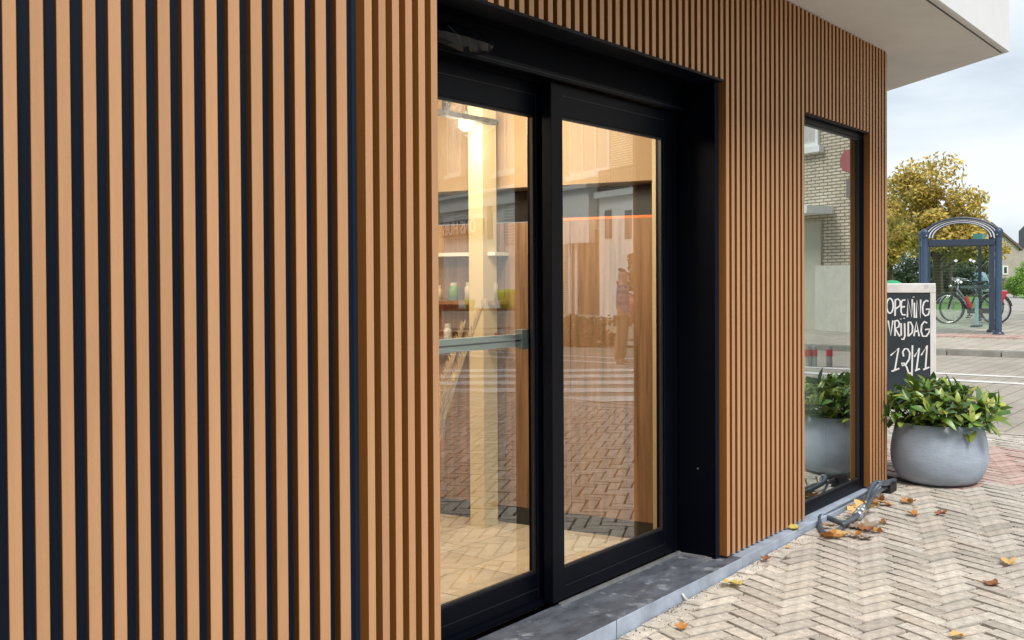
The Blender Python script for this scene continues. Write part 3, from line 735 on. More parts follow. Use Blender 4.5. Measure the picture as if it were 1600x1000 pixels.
# ================================================================== HOSE BUNDLE AND LEAVES
M_HOSE = mat('grey rubber conduit', (.075, .095, .125), .33, spec=.6, var=.4, vscale=14, wear=((.35, .4, .46), 16, .63, .6))
def gp(px, py, z=.0):
    q_ = Gr(px, py, z); return Vector((q_[0], q_[1], gnd(q_[0]) + z))
def smooth_path(P_, n=6):
    o_ = []
    for i in range(len(P_) - 1):
        p0, p1, p2, p3 = P_[max(i - 1, 0)], P_[i], P_[i + 1], P_[min(i + 2, len(P_) - 1)]
        for k2 in range(n):
            t = k2 / n; o_.append(.5 * ((2 * p1) + (p2 - p0) * t + (2 * p0 - 5 * p1 + 4 * p2 - p3) * t * t + (3 * p1 - p0 - 3 * p2 + p3) * t ** 3))
    o_.append(P_[-1]); return o_
hs = empty('conduit_bundle', tuple(gp(1330, 810)), 0, 'looped bundle of grey rubber conduit lying along the plinth below the window', 'cable')
def hose(pts, r, name='conduit'):
    P_ = smooth_path([gp(*p_) for p_ in pts]); o = MB().tube(P_, r, 10).build(name, M_HOSE, hs, True); o.matrix_parent_inverse = Matrix.Translation(-hs.location); return o
R0 = .0142
hose([(1398, 752, .03), (1386, 756, .075), (1375, 757, .10), (1366, 766, .07), (1360, 782, .04), (1350, 800, .022), (1330, 813, .02), (1308, 829, .018), (1292, 834, .018), (1283, 826, .02), (1280, 812, .024), (1284, 806, .02), (1296, 809, .018), (1314, 816, .018), (1326, 815, .022)], R0)
hose([(1399, 750, .05), (1380, 754, .105), (1368, 754, .11), (1360, 764, .08), (1354, 782, .05), (1344, 800, .045), (1328, 813, .046), (1316, 820, .040)], .015)
hose([(1286, 807, .026), (1305, 796, .03), (1330, 783, .03), (1352, 771, .05), (1366, 762, .07), (1378, 757, .07)], .009)
hose([(1392, 758, .02), (1380, 764, .05), (1368, 770, .07), (1362, 780, .06), (1352, 795, .05)], .012)
t_ = gp(1345, 800, .035); dr = (gp(1360, 782, .035) - t_).normalized()
for off_, ln_ in ((-.02, .05), (.06, .035), (-.12, .03)):
    c_ = t_ + dr * off_; o = MB().tube([c_, c_ + dr * ln_], .034, 10).build('cable_tie', mat('silver tape', (.33, .36, .40), .3, metal=.3), hs, True); o.matrix_parent_inverse = Matrix.Translation(-hs.location)
cb_ = gp(1389, 768, .0); o = MB().box((cb_.x - .06, cb_.y - .03, cb_.z - .01), (cb_.x + .08, cb_.y + .035, cb_.z + .06)).build('end_fitting', M_RUB, hs); o.matrix_parent_inverse = Matrix.Translation(-hs.location)

M_LY = mat('yellow autumn leaf', (.62, .50, .12), .7, var=.3, vscale=20, vcol=(.35, .25, .06), trans=.15)
M_LO = mat('orange autumn leaf', (.55, .25, .06), .65, var=.4, vscale=20, vcol=(.25, .09, .03), trans=.1)
M_LB = mat('brown autumn leaf', (.30, .12, .05), .65, var=.4, vscale=20, vcol=(.12, .05, .025))
M_LG = mat('grey brown dead leaf', (.26, .20, .15), .7, var=.4, vscale=20)
M_LT = mat('tan autumn leaf', (.62, .42, .16), .65, var=.3, vscale=20, vcol=(.4, .2, .07))
def maple(seed, curl):
    rr = random.Random(seed); lobes = 5; pts = []
    for i in range(lobes * 4):
        t = i / (lobes * 4); a = -PI * .88 + t * PI * 1.76
        ph = (t * lobes) % 1; l_ = .60 + .40 * abs(math.cos(PI * (ph - .5) * 1.0)) ** 1.3
        l_ *= (.75 + .35 * math.cos(a)) * rr.uniform(.85, 1.1); pts.append((l_ * math.cos(a), l_ * math.sin(a)))
    vs = [(-.12, 0, .0)]; n = len(pts)
    for k2, s_ in ((0, .5), (1, 1)):
        for (x, y) in pts:
            x_, y_ = x * s_, y * s_
            z_ = curl * (y_ * y_ * 1.1 + .35 * x_ * x_) + rr.uniform(-.09, .09) * s_ + .12 * math.sin(5 * x_ + seed) * s_ * curl
            vs.append((x_, y_ * (1 - .35 * curl), z_ + .12))
    fs = [(0, 1 + i, 1 + i + 1) for i in range(n - 1)] + [(1 + i, 1 + n + i, 2 + n + i, 2 + i) for i in range(n - 1)]
    # stalk
    o_ = len(vs); vs += [(-.12, -.02, .1), (-.12, .02, .1), (-.75, .06, .03)]; fs.append((o_, o_ + 1, o_ + 2))
    mn = min(v[2] for v in vs); return [(x, y, z - mn) for x, y, z in vs], fs
LEAVES = [  # px, py, size, material, curl, label
    (1142, 912, .085, M_LY, .15, 'large flat yellow leaf on the pavers near the threshold stone'),
    (1240, 829, .060, M_LY, .5, 'yellow leaf lying on the plinth edge where the slats stop'),
    (1179, 873, .045, M_LB, .7, 'small brown curled leaf against the plinth right of the doorway'),
    (1065, 983, .045, M_LO, .6, 'orange curled leaf on the pavers below the stone joint'),
    (1430, 806, .060, M_LO, 1.0, 'orange brown leaf standing folded like a tent on the pavers'),
    (1430, 792, .025, M_LY, .2, 'tiny yellow leaf just above the tent shaped brown leaf'),
    (1423, 786, .075, M_LO, .9, 'long curled orange leaf in front of the planter'),
    (1466, 805, .055, M_LB, .9, 'narrow brown curled leaf right of the tent shaped leaf'),
    (1577, 882, .065, M_LT, .5, 'pale tan leaf near the right edge of the paving'),
    (1554, 915, .058, M_LB, .5, 'reddish brown crinkled leaf below the pale tan leaf'),
    (1503, 995, .050, M_LT, .6, 'golden leaf cut by the bottom edge of the picture'),
    (1218, 854, .025, M_LT, .3, 'tiny tan leaf scrap in the gutter of the plinth'),
    (1357, 800, .10, M_LT, .8, 'big golden leaf pressed under the conduit bundle'),
    (1345, 808, .080, M_LT, .6, 'golden leaf spreading from under the middle of the conduit'),
    (1337, 786, .080, M_LO, .7, 'orange leaf between the conduit and the plinth'),
    (1318, 792, .070, M_LO, .6, 'orange leaf beside the thin cable along the plinth'),
    (1368, 790, .060, M_LT, .7, 'golden leaf at the upper right of the conduit bundle'),
    (1377, 783, .055, M_LO, .7, 'orange leaf close to the conduit end fitting'),
    (1297, 824, .045, M_LO, .8, 'brown orange leaf caught inside the conduit loop'),
    (1290, 840, .070, M_LO, .8, 'thin orange curled leaf just below the conduit loop'),
    (1318, 838, .055, M_LT, .6, 'golden leaf right of the conduit loop on the pavers'),
    (1335, 837, .060, M_LO, .8, 'orange leaf at the lower edge of the leaf pile'),
    (1350, 830, .065, M_LB, .9, 'dark brown curled leaf in the lower leaf pile'),
    (1338, 826, .060, M_LG, .6, 'grey dead leaf at the left of the lower leaf pile'),
    (1361, 826, .070, M_LG, .8, 'grey crumpled leaf in the middle of the lower leaf pile'),
    (1375, 832, .045, M_LO, .8, 'small orange leaf at the right end of the lower leaf pile'),
    (1356, 842, .050, M_LG, .5, 'flat grey leaf at the bottom right of the leaf pile'),
    (1380, 818, .040, M_LB, .6, 'small brown leaf between the conduit pile and the open pavers'),
    (1390, 790, .045, M_LO, .5, 'orange leaf flat on the pavers right of the conduit'),
]
for i, (px, py, sz, m_, cu, lab) in enumerate(LEAVES):
    cu = cu * .6; sz *= 1.35 if i >= 12 else 1.1
    x_, y_ = Gr(px, py, .005); zb3 = .006 + gnd(x_)
    if i == 1: zb3 = .070; x_, y_ = G(px, py, .07); y_ = min(y_, 2.47); zb3 = .081 if y_ > 2.456 else .075
    if 2.40 < y_ and i != 1: y_ = 2.40
    vs, fs = maple(i + 1, cu)
    o = MB().add(vs, fs).build('fallen_leaf', m_, None, True); o.location = (x_, y_, zb3); o.scale = (sz, sz * (.75 if cu > .6 else .95), sz)
    o.location.z += .02 if i in (12, 13) else 0; o.rotation_euler = (random.uniform(-.15, .15), random.uniform(-.15, .15), random.uniform(0, 6.28) if i not in (4,) else 1.2)
    tag(o, lab, 'leaf', 'fallen autumn leaves on the paving')
# little scraps: crumbs of leaf and grit in the joints
rg = random.Random(9); gm = MB()
for _ in range(1300):
    x_ = rg.uniform(3.4, 9.5); y_ = rg.uniform(.6, 2.44); s2 = rg.uniform(.0012, .004)
    if rg.random() < .5: y_ = 2.45 - abs(rg.gauss(0, .04))
    gm.box((x_, y_, gnd(x_) - .002), (x_ + s2, y_ + s2 * rg.uniform(.5, 1.5), gnd(x_) + .003))
tag(gm.build('grit', mat('grit', (.25, .17, .09), .9)), 'loose grit and leaf crumbs scattered over the buff pavers', 'grit', kind='stuff')
# white plastic clip on the kerb face
a_, z_ = onY(1068, 945, 2.452)
o = MB().tube([(a_ - .015, 2.450, .05), (a_, 2.446, .03), (a_ + .02, 2.44, .01), (a_ + .07, 2.42, .006)], .006, 6).build('white_clip', M_WHITE, None, True)
tag(o, 'small white plastic strip curling off the bluestone edge onto the pavers', 'strip')

# ================================================================== BUS SHELTER
M_SH = mat('blue grey shelter paint', (.045, .080, .145), .4, spec=.5, var=.2, vscale=3)
M_SHD = mat('dark shelter frame', (.03, .045, .075), .45)
shz = .22; Zs = 24.6
def sp(px, py): return atZ(px, py, Zs)
A_ = sp(1445, 524); _h = math.radians(-71.3); _d = ray(1560, 524)
_m = np.linalg.solve(np.array([[math.cos(_h), -_d[0]], [math.sin(_h), -_d[1]]]), np.array([-A_[0], -A_[1]])); B_ = EYE + _d * _m[1]
sv_ = Vector((B_[0] - A_[0], B_[1] - A_[1], 0)); WS = sv_.length; ang = math.atan2(sv_.y, sv_.x)
shel = empty('bus_shelter', (A_[0], A_[1], hz(A_[0])), ang, 'blue bus shelter with a striped arched roof and clear glass end panel', 'bus shelter')
zb0 = hz(A_[0])
k_ = Zs / FPX
ztop = 1.6 + (431.6 - 372) * k_ - zb0; DEP = 1.25
def sm(mb, name, m, sm_=False): return mb.build(name, m, shel, sm_)
for xx in (0, WS):
    for yy in (0, DEP):
        m1 = MB(); m1.tube([(xx, yy, 0), (xx, yy, ztop)], .075, 14)
        sm(m1, 'post', M_SH, False); sm(MB().lathe([(.0001, -.02), (.13, -.02), (.13, .05), (.105, .09), (.0001, .09)], (xx, yy, 0), 16), 'post_foot', M_SHD)
        sm(MB().lathe([(.07, ztop), (.10, ztop + .02), (.06, ztop + .05), (.1, ztop + .1), (.1, ztop + .15), (.06, ztop + .2), (.0001, ztop + .22)], (xx, yy, 0), 14), 'ball_finial', M_SH, True)
sm(MB().box((WS - .16, -.16, -.05), (WS + .32, .12, .03)), 'base_plate', mat('rusty brown plate', (.10, .07, .055), .8))
zb1 = 1.6 + (431.6 - 384) * k_ - zb0; zb4 = 1.6 + (431.6 - 375) * k_ - zb0
for yy in (0, DEP): sm(MB().box((.09, yy - .04, zb1), (WS - .09, yy + .04, zb4)), 'cross_beam', M_SHD)
for xx in (0, WS): sm(MB().box((xx - .04, .09, zb1 + .002), (xx + .04, DEP - .09, zb4 - .002)), 'side_beam', M_SHD)
# arch
def arch(r_, y_, z0): return [(WS / 2 + r_ * math.cos(a), y_, z0 + .56 * r_ * math.sin(a)) for a in [PI * (1 - i / 20) for i in range(21)]]
M_STRP = mat('white arch strip', (.78, .80, .84), .4)
for yy in (-.05, DEP + .05):
    for rr_, ww, m_ in ((WS / 2 + .02, .030, M_SHD), (WS / 2 - .025, .014, M_STRP), (WS / 2 - .06, .020, M_SHD), (WS / 2 - .095, .014, M_STRP), (WS / 2 - .13, .018, M_SHD), (WS / 2 - .16, .012, M_STRP), (WS / 2 - .19, .014, M_SHD))[:7 if yy < 0 else 1]:
        sm(MB().tube(arch(rr_, yy, zb4 + .04), ww, 6), 'arch_rib', m_)
ar = arch(WS / 2 - .02, -.03, zb4 + .04); ar2 = arch(WS / 2 - .02, DEP + .03, zb4 + .04); rb = MB()
rb.add(ar + ar2, [(i, i + 1, 22 + i, 21 + i) for i in range(20)]); sm(rb, 'roof_skin', glass('smoked roof glass', 1.3, (.5, .55, .6)))
# inner dark frame and glass end panel
zg0 = .16
sm(MB().box((.08, -.02, zg0 - .04), (.12, .03, zb1)), 'panel_stile', M_SHD); sm(MB().box((WS - .16, -.02, zg0 - .04), (WS - .08, .03, zb1)), 'panel_stile', M_SHD)
sm(MB().box((.17, .002, zg0), (WS - .2, .010, zb1 - .002)), 'glass_panel', GLASS_S)
sm(MB().box((WS - .01, .12, zg0), (WS, DEP - .12, zb1 - .002)), 'glass_panel', GLASS_S)
for (a0, b0) in ((1494, 408), (1517, 407), (1522, 409), (1497, 438), (1502, 441)):
    x_ = (a0 - 1445) / 115 * WS; z_ = 1.6 + (431.6 - b0) * k_ - zb0; r_ = .045
    sm(MB().add([(x_ - r_, -.001, z_), (x_, -.001, z_ - r_ * .8), (x_ + r_, -.001, z_), (x_, -.001, z_ + r_ * .8)], [(0, 1, 2, 3)]), 'sticker', M_STRP)
# bench slab seen on edge
zs = 1.6 + (431.6 - 449) * k_ - zb0
sm(MB().box((WS - .75, .35, zs - .03), (WS - .05, .75, zs + .03)), 'bench', mat('grey bench', (.20, .22, .24), .6))
# red paver strip at the shelter's foot
rs2 = MB(); rj2 = random.Random(4)
r1, r3 = G(1455, 528, .2), G(1560, 525, .2)
for i in range(13):
    for kk in range(2):
        y = r1[1] - i * .155 * 1.0; x_ = r1[0] + .1 + kk * .62
        rs2.box((x_ + .012, y + .012, hz(x_) - .02), (x_ + .60, y + .143, hz(x_) + .03))
tag(rs2.build('red_paver_strip', M_REDI), kind='structure')

# ================================================================== BICYCLES
M_TYRE = mat('tyre', (.03, .03, .03), .7); M_RIM = mat('chrome', (.6, .6, .62), .25, metal=.9); M_SAD = mat('saddle', (.02, .02, .02), .6)
def bicycle(loc, rz, fcol, label, pannier=None, sc=1.0):
    b0 = empty('bicycle', loc, rz, label, 'bicycle', 'bicycles parked behind the shelter')
    M_F = mat('bike paint %s' % fcol[0], fcol[1], .35, spec=.6)
    r_ = .36; wb = 1.12
    for xx in (0, wb):
        c = [(xx + r_ * math.cos(2 * PI * i / 28), 0, r_ + r_ * math.sin(2 * PI * i / 28)) for i in range(28)]
        wh = MB().tube(c, .02, 7, closed=True).build('wheel', M_TYRE, b0, True)
        c2 = [(xx + (r_ - .03) * math.cos(2 * PI * i / 28), 0, r_ + (r_ - .03) * math.sin(2 * PI * i / 28)) for i in range(28)]
        MB().tube(c2, .013, 6, closed=True).build('rim', M_RIM, wh, True)
        spk = MB(); spk.tube([(xx, -.04, r_), (xx, .04, r_)], .025, 8)
        for i in range(18): a = 2 * PI * i / 18; spk.tube([(xx, .02 * (-1) ** i, r_), (xx + (r_ - .03) * math.cos(a), 0, r_ + (r_ - .03) * math.sin(a))], .0022, 4)
        spk.build('spokes', M_RIM, wh)
        f_ = [(xx + (r_ + .035) * math.cos(a), 0, r_ + (r_ + .035) * math.sin(a)) for a in [math.radians(10 + 150 * i / 14) for i in range(15)]]
        MB().tube(f_, .022, 6, flat=.5).build('mudguard', M_F, b0, True)
    f = MB(); bbk = (.50, 0, .30); hd = (.17, 0, .95); hb = (.13, 0, .80); st = (.68, 0, .78); 
    f.tube([hb, bbk], .021, 8); f.tube([(.15, 0, .88), (.36, 0, .62), st], .018, 8); f.tube([bbk, (.70, 0, .84)], .019, 8)
    for s_ in (-.05, .05): f.tube([bbk, (wb, s_, r_)], .011, 6); f.tube([(.69, 0, .76), (wb, s_, r_)], .010, 6); f.tube([(.14, s_ * .6, .80), (.08, s_, .62), (0, s_, r_)], .014, 6)
    f.tube([hb, hd], .024, 8); f.build('frame', M_F, b0, True)
    h = MB(); h.tube([hd, (.17, 0, 1.06)], .014, 8); h.tube(smooth_path([Vector(q_) for q_ in ((.38, -.29, 1.08), (.28, -.30, 1.10), (.16, -.18, 1.12), (.14, 0, 1.06), (.16, .18, 1.12), (.28, .30, 1.10), (.38, .29, 1.08))]), .012, 7)
    h.build('handlebar', M_RIM, b0, True)
    sd_ = MB(); sd_.tube([(.70, 0, .82), (.73, 0, .96)], .013, 8)
    sd_.tube([(.60, 0, .985), (.68, 0, .99), (.80, 0, 1.0), (.86, 0, 1.0)], [.025, .04, .085, .06], 10, flat=.4); sd_.build('saddle', M_SAD, b0, True)
    cg = MB(); cg.box((.44, -.055, .25), (1.10, -.035, .37)); cg.build('chain_guard', M_F, b0)
    cr = MB(); cr.tube([(.50, -.07, .30), (.44, -.09, .16)], .010, 6); cr.box((.39, -.17, .14), (.49, -.07, .165)); cr.tube([(.50, .07, .30), (.56, .09, .44)], .010, 6); cr.box((.51, .07, .43), (.61, .17, .455)); cr.build('pedals', M_SAD, b0)
    rk = MB(); rk.box((.86, -.07, .80), (1.36, .07, .82)); rk.tube([(wb, -.06, r_), (1.22, -.06, .8)], .007, 5); rk.tube([(wb, .06, r_), (1.22, .06, .8)], .007, 5); rk.build('rear_rack', M_RIM, b0)
    lm = MB(); lm.lathe([(.0001, 0), (.04, .01), (.045, .06), (.0001, .07)], (.06, 0, .88), 10); lm.build('headlight', M_RIM, b0, True)
    if pannier:
        p_ = MB(); p_.add([(.92, -.10, .80), (1.34, -.10, .80), (1.22, -.10, .50), (1.05, -.10, .42), (.92, -.22, .78), (1.34, -.22, .78), (1.22, -.17, .50), (1.05, -.17, .42)], [(0, 1, 2, 3), (7, 6, 5, 4), (0, 4, 5, 1), (1, 5, 6, 2), (2, 6, 7, 3), (3, 7, 4, 0)])
        p_.build('pannier', mat('red pannier', pannier, .6), b0)
        p2 = MB(); p2.tube([(.40, -.05, .66), (.52, -.05, .40)], [.05, .06], 8); p2.build('frame_bag', mat('red pannier', pannier, .6), b0)
    b0.scale = (sc, sc, sc); return b0
def bikeat(px0, px1, py, Z): 
    a = atZ(px0, py, Z); b = atZ(px1, py, Z); return a, math.atan2(b[1] - a[1], b[0] - a[0])
Zb = 29.0; a, an = bikeat(1481, 1551, 507, Zb)
bicycle((a[0], a[1], hz(a[0])), an - .10, ('black', (.02, .02, .028)), 'black city bicycle with red pannier nearest behind the shelter glass', (.62, .05, .07), 1.12)
a, an = bikeat(1488, 1545, 500, Zb + 1.2)
bicycle((a[0], a[1], hz(a[0])), an + .12, ('silver', (.35, .38, .42)), 'silver city bicycle standing behind the black one at the shelter', None, 1.05)
# bike stand: pale post with foot
a = atZ(1526, 505, 27.4); st_ = empty('cycle_stand', (a[0], a[1], hz(a[0])), 0, 'pale blue grey cycle stand post between the shelter and the bicycles', 'stand')
MB().box((-.07, -.03, .05), (.07, .03, .75)).build('post', mat('pale stand paint', (.32, .45, .52), .5), st_); MB().box((-.25, -.09, 0), (.25, .09, .05)).build('foot', M_SHD, st_)

# ================================================================== BEYOND: trees, hedges, houses, car
def crown(mb, c, rad, n, size, seed, squash=1.0, hollow=.35, up_=0.2):
    rr = random.Random(seed)
    blobs = [(Vector((rr.gauss(0, .42) * rad[0], rr.gauss(0, .42) * rad[1], rr.uniform(-.75, .85) * rad[2])), rr.uniform(.20, .42)) for _ in range(46)]
    keep = []
    for b_, s_ in blobs:
        lim = 1 - .55 * max(0, b_.z / rad[2])
        if (b_.x / rad[0]) ** 2 + (b_.y / rad[1]) ** 2 < lim ** 2: keep.append((b_, s_))
    k = 0
    while k < n:
        b_, s_ = rr.choice(keep); d = Vector([rr.gauss(0, 1) for _ in range(3)]).normalized() * s_ * rr.uniform(.4, 1.05)
        p = Vector(c) + b_ + Vector((d.x * rad[0], d.y * rad[1], d.z * rad[2] * .8))
        u = Vector([rr.gauss(0, 1) for _ in range(3)]).normalized(); v = u.orthogonal().normalized(); s2 = size * rr.uniform(.6, 1.3)
        mb.add([p - u * s2, p + v * s2 * .6, p + u * s2, p - v * s2 * .6], [(0, 1, 2, 3)]); k += 1
    return [b_ + Vector(c) for b_, _ in keep]
def tree(px, Z, ptop, rad, n, size, m, label, cat='tree', group=None, seed=1, trunk=True, tall=0, lowfrac=.35, bark=(.09, .07, .05), name='tree'):
    q = atZ(px, 450, Z); z0 = hz(q[0]); ztop_ = 1.6 + (431.6 - ptop) * Z / FPX
    h = ztop_ - z0; t0 = empty(name, (q[0], q[1], z0), 0, label, cat, group)
    mb = MB(); cz = h * (1 + lowfrac) / 2; rz_ = h * (1 - lowfrac) / 2
    bl_ = crown(mb, (0, 0, cz), (rad, rad, rz_), n, size, seed)
    mb.build('crown', m, t0)
    if trunk:
        tm = MB(); tm.tube([(0, 0, -.1), (.05, .02, h * .25), (0, 0, h * .5), (.05, 0, h * .8)], [h * .03, h * .022, h * .015, h * .004], 8)
        rr = random.Random(seed + 5)
        for b_ in bl_[:26]: z_ = min(b_.z * .6, h * .6) ; tm.tube([(0, 0, z_), tuple(Vector((b_.x * .5, b_.y * .5, (z_ + b_.z) / 2 + .1 * h * .2))), tuple(b_)], [h * .008, h * .005, h * .002], 5)
        tm.build('trunk', mat('bark', bark, .9, var=.3), t0)
    return t0
YEL = [(.58, .43, .08), (.70, .54, .13), (.48, .36, .07), (.36, .34, .09), (.76, .60, .20), (.54, .34, .07), (.26, .27, .08)]
M_YT = mat('autumn foliage', YEL[0], .8, rndcol=YEL, rnd=.25, island=True, trans=.3)
DGR = [(.02, .04, .015), (.03, .06, .02), (.025, .05, .025), (.05, .08, .03)]
M_DT = mat('dark evergreen foliage', DGR[0], .8, rndcol=DGR, rnd=.3, island=True, trans=.1)
OLV = [(.10, .12, .05), (.13, .14, .06), (.08, .10, .04), (.17, .16, .09)]
M_OL = mat('olive foliage', OLV[0], .8, rndcol=OLV, rnd=.3, island=True, trans=.2)
LIM = [(.22, .38, .05), (.16, .32, .04), (.28, .44, .08)]
M_LM = mat('lime hedge foliage', LIM[0], .8, rndcol=LIM, rnd=.3, island=True, trans=.2)
tree(1463, 46, 250, 2.55, 17500, .10, M_YT, 'large yellow autumn tree rising behind the bus shelter', seed=12, lowfrac=.27)
tree(1392, 52, 300, 1.5, 8000, .10, M_YT, 'thinner yellow tree half hidden by the slatted wall', seed=13, lowfrac=.3)
tree(1404, 60, 392, 2.4, 3500, .10, M_DT, 'dark evergreen bush beside the slatted wall, left of the shelter', 'bush', 'dark bushes under the yellow tree', 31, False, lowfrac=.0, name='bush')
tree(1440, 64, 398, 2.2, 3500, .10, M_DT, 'dark evergreen bush behind the left post of the shelter', 'bush', 'dark bushes under the yellow tree', 32, False, lowfrac=.0, name='bush')
tree(1478, 66, 392, 2.3, 3500, .11, M_OL, 'olive green bush seen through the middle of the shelter glass', 'bush', 'dark bushes under the yellow tree', 33, False, lowfrac=.0, name='bush')
tree(1512, 70, 396, 2.0, 3000, .11, M_OL, 'olive green bush seen through the right of the shelter glass', 'bush', 'dark bushes under the yellow tree', 34, False, lowfrac=.0, name='bush')
tree(1494, 62, 414, 1.6, 2200, .09, M_DT, 'low dark bush in front of the olive ones behind the bicycles', 'bush', 'dark bushes under the yellow tree', 35, False, lowfrac=.0, name='bush')
tree(1591, 58, 418, .75, 2500, .06, M_LM, 'bright lime green rounded hedge bush at the right edge beside the path', 'hedge', None, 41, False, lowfrac=.0, name='hedge')
tree(1612, 56, 410, .95, 2500, .06, M_LM, 'tall lime green hedge bush cut by the right edge', 'hedge', None, 42, False, lowfrac=.0, name='hedge')
# slender garden trunks through the shelter glass
for i, px in enumerate((1462, 1471, 1486)):
    q = atZ(px, 440, 55); h_ = 3.0
    t0 = empty('slim_tree', (q[0], q[1], .4), 0, ['slim bare trunk furthest left through the shelter glass', 'slim bare trunk above the front bicycle wheel', 'slim bare trunk above the bicycle handlebars'][i], 'tree', 'slim trunks behind the shelter')
    MB().tube([(0, 0, 0), (.05, .03, 1.5), (0, 0, h_)], [.11, .09, .05], 7).build('trunk', mat('bark', (.09, .07, .05), .9), t0)
# path winding off between lawns
pts = [G(1545, 505, .40), G(1640, 520, .4), G(1640, 478, .4), G(1600, 468, .4), G(1578, 456, .4), G(1563, 452, .4), G(1560, 458, .4), G(1566, 475, .4)]
flat('path', clip([tuple(p_) for p_ in pts], lambda p: p[0] - 38.62), .404, M_PATH)
# houses
M_HB = brickmat('grey brown brick', (.36, .31, .285), (.42, .36, .33), (.40, .36, .33), .5, .16, .02, .2, 'XZ', .18)
M_RT = mat('dark roof tiles', (.13, .10, .09), .8, var=.2, vscale=2); M_RTO = mat('orange roof tiles', (.42, .17, .09), .8, var=.2, vscale=2)
def house(pxl, pxr, Z, p_eave, p_ridge, label, mroof, pr=None, wins=(), depth=9):
    a = atZ(pxl, 450, Z); b = atZ(pxr, 450, Z); v = Vector((b[0] - a[0], b[1] - a[1], 0)); Wd = v.length; z0 = .4
    h0 = empty('brick_house', (a[0], a[1], z0), math.atan2(v.y, v.x), label, 'house')
    ze = 1.6 + (431.6 - p_eave) * Z / FPX - z0; zr = 1.6 + (431.6 - p_ridge) * Z / FPX - z0; xr2 = Wd / 2 if pr is None else (pr - pxl) / (pxr - pxl) * Wd
    wl = MB(); pg = [(0, 0), (Wd, 0), (Wd, ze), (xr2, zr), (0, ze)]
    wl.add([(x, 0, z) for x, z in pg] + [(x, depth, z) for x, z in pg], [(0, 1, 2, 3, 4), (9, 8, 7, 6, 5), (0, 5, 6, 1), (1, 6, 7, 2), (2, 7, 8, 3), (3, 8, 9, 4), (4, 9, 5, 0)])
    wl.build('wall', M_HB, h0)
    rf = MB()
    for (x0, z0_, x1, z1_) in ((-.25, ze - .2, xr2, zr + .03), (xr2, zr + .03, Wd + .25, ze - .2)):
        rf.add([(x0, -.2, z0_), (x1, -.2, z1_), (x1, depth + .2, z1_), (x0, depth + .2, z0_), (x0, -.2, z0_ + .22), (x1, -.2, z1_ + .22), (x1, depth + .2, z1_ + .22), (x0, depth + .2, z0_ + .22)], [(3, 2, 1, 0), (4, 5, 6, 7), (0, 1, 5, 4), (1, 2, 6, 5), (2, 3, 7, 6), (3, 0, 4, 7)])
    rf.build('roof', mroof, h0)
    for (x0, y0, x1, y1) in wins:
        X0_, X1_ = (x0 - pxl) / (pxr - pxl) * Wd, (x1 - pxl) / (pxr - pxl) * Wd; Z1_, Z0_ = 1.6 + (431.6 - y0) * Z / FPX - z0, 1.6 + (431.6 - y1) * Z / FPX - z0
        wm = MB(); t = .12
        wm.box((X0_, -.06, Z0_), (X1_, -.003, Z0_ + t)); wm.box((X0_, -.06, Z1_ - t), (X1_, -.003, Z1_)); wm.box((X0_, -.06, Z0_ + t), (X0_ + t, -.003, Z1_ - t)); wm.box((X1_ - t, -.06, Z0_ + t), (X1_, -.003, Z1_ - t))
        wf_ = wm.build('window', M_FRW, h0); MB().box((X0_ + t, -.03, Z0_ + t), (X1_ - t, -.004, Z1_ - t)).build('pane', mat('dark pane', (.03, .05, .06), .1), wf_)
house(1505, 1592, 92, 389, 352, 'grey brown brick house with steep gable beyond the shelter', M_RT, 1548, ((1545, 391, 1553, 402), (1566, 416, 1575, 430)))
house(1580, 1640, 99, 398, 384, 'lower brick house with orange roof edge at the right of the gable house', M_RTO, 1600, ())
# timber screen fence between path and house, built of boards
fa, fb = atZ(1560, 440, 70), atZ(1600, 440, 70); fv = Vector((fb[0] - fa[0], fb[1] - fa[1], 0)); fl = fv.length
fc = empty('garden_fence', (fa[0], fa[1], .4), math.atan2(fv.y, fv.x), 'low weathered timber fence in front of the brick houses', 'fence')
M_FN = mat('weathered board', (.13, .13, .10), .9, rnd=.3)
bmesh0 = MB().box((0, 0, 0), (.17, .03, 1.05)).build('board', M_FN, fc)
for i in range(1, int(fl / .19)): link_copy(bmesh0, 'board', fc, Matrix.Translation((i * .19, 0, random.uniform(-.05, .05))))
MB().box((0, .035, .3), (fl, .07, .38)).build('rail', M_FN, fc)
# parked car behind the shelter glass
ca_ = atZ(1530, 440, 62)
car = empty('parked_car', (ca_[0], ca_[1], .41), math.atan2(r2[1], r2[0]), 'small pale blue car parked beyond the bicycles, seen through the shelter', 'car')
prof = [(-.75, .25), (-.78, .62), (-.70, .86), (-.52, 1.30), (-.35, 1.42), (.35, 1.42), (.52, 1.30), (.70, .86), (.78, .62), (.75, .25)]
cbm = MB(); n = len(prof)
for y_, s_ in ((0, .86), (.25, 1), (3.3, 1), (3.6, .85)): cbm.v += [(x * s_, y_, .25 + (z - .25) * (1 if 0 < y_ < 3.4 else .75)) for x, z in prof]
for k2 in range(3):
    for i in range(n): cbm.f.append((k2 * n + i, k2 * n + (i + 1) % n, (k2 + 1) * n + (i + 1) % n, (k2 + 1) * n + i)); cbm.mi.append(0)
cbm.f += [tuple(range(n))[::-1], tuple(3 * n + i for i in range(n))]; cbm.mi += [0, 0]
cbm.build('body', mat('pale blue car paint', (.30, .42, .55), .25, coat=.8), car)
cw_ = MB(); cw_.add([(-.55, -.012, .80), (.55, -.012, .80), (.42, .02, 1.08), (-.42, .02, 1.08)], [(0, 1, 2, 3)]); cw_.build('rear_window', mat('dark pane', (.03, .05, .06), .1), car)
for sx_ in (-.62, .62): MB().box((sx_ - .1, -.02, .55), (sx_ + .1, .03, .70)).build('tail_light', mat('tail light', (.4, .03, .03), .3), car)
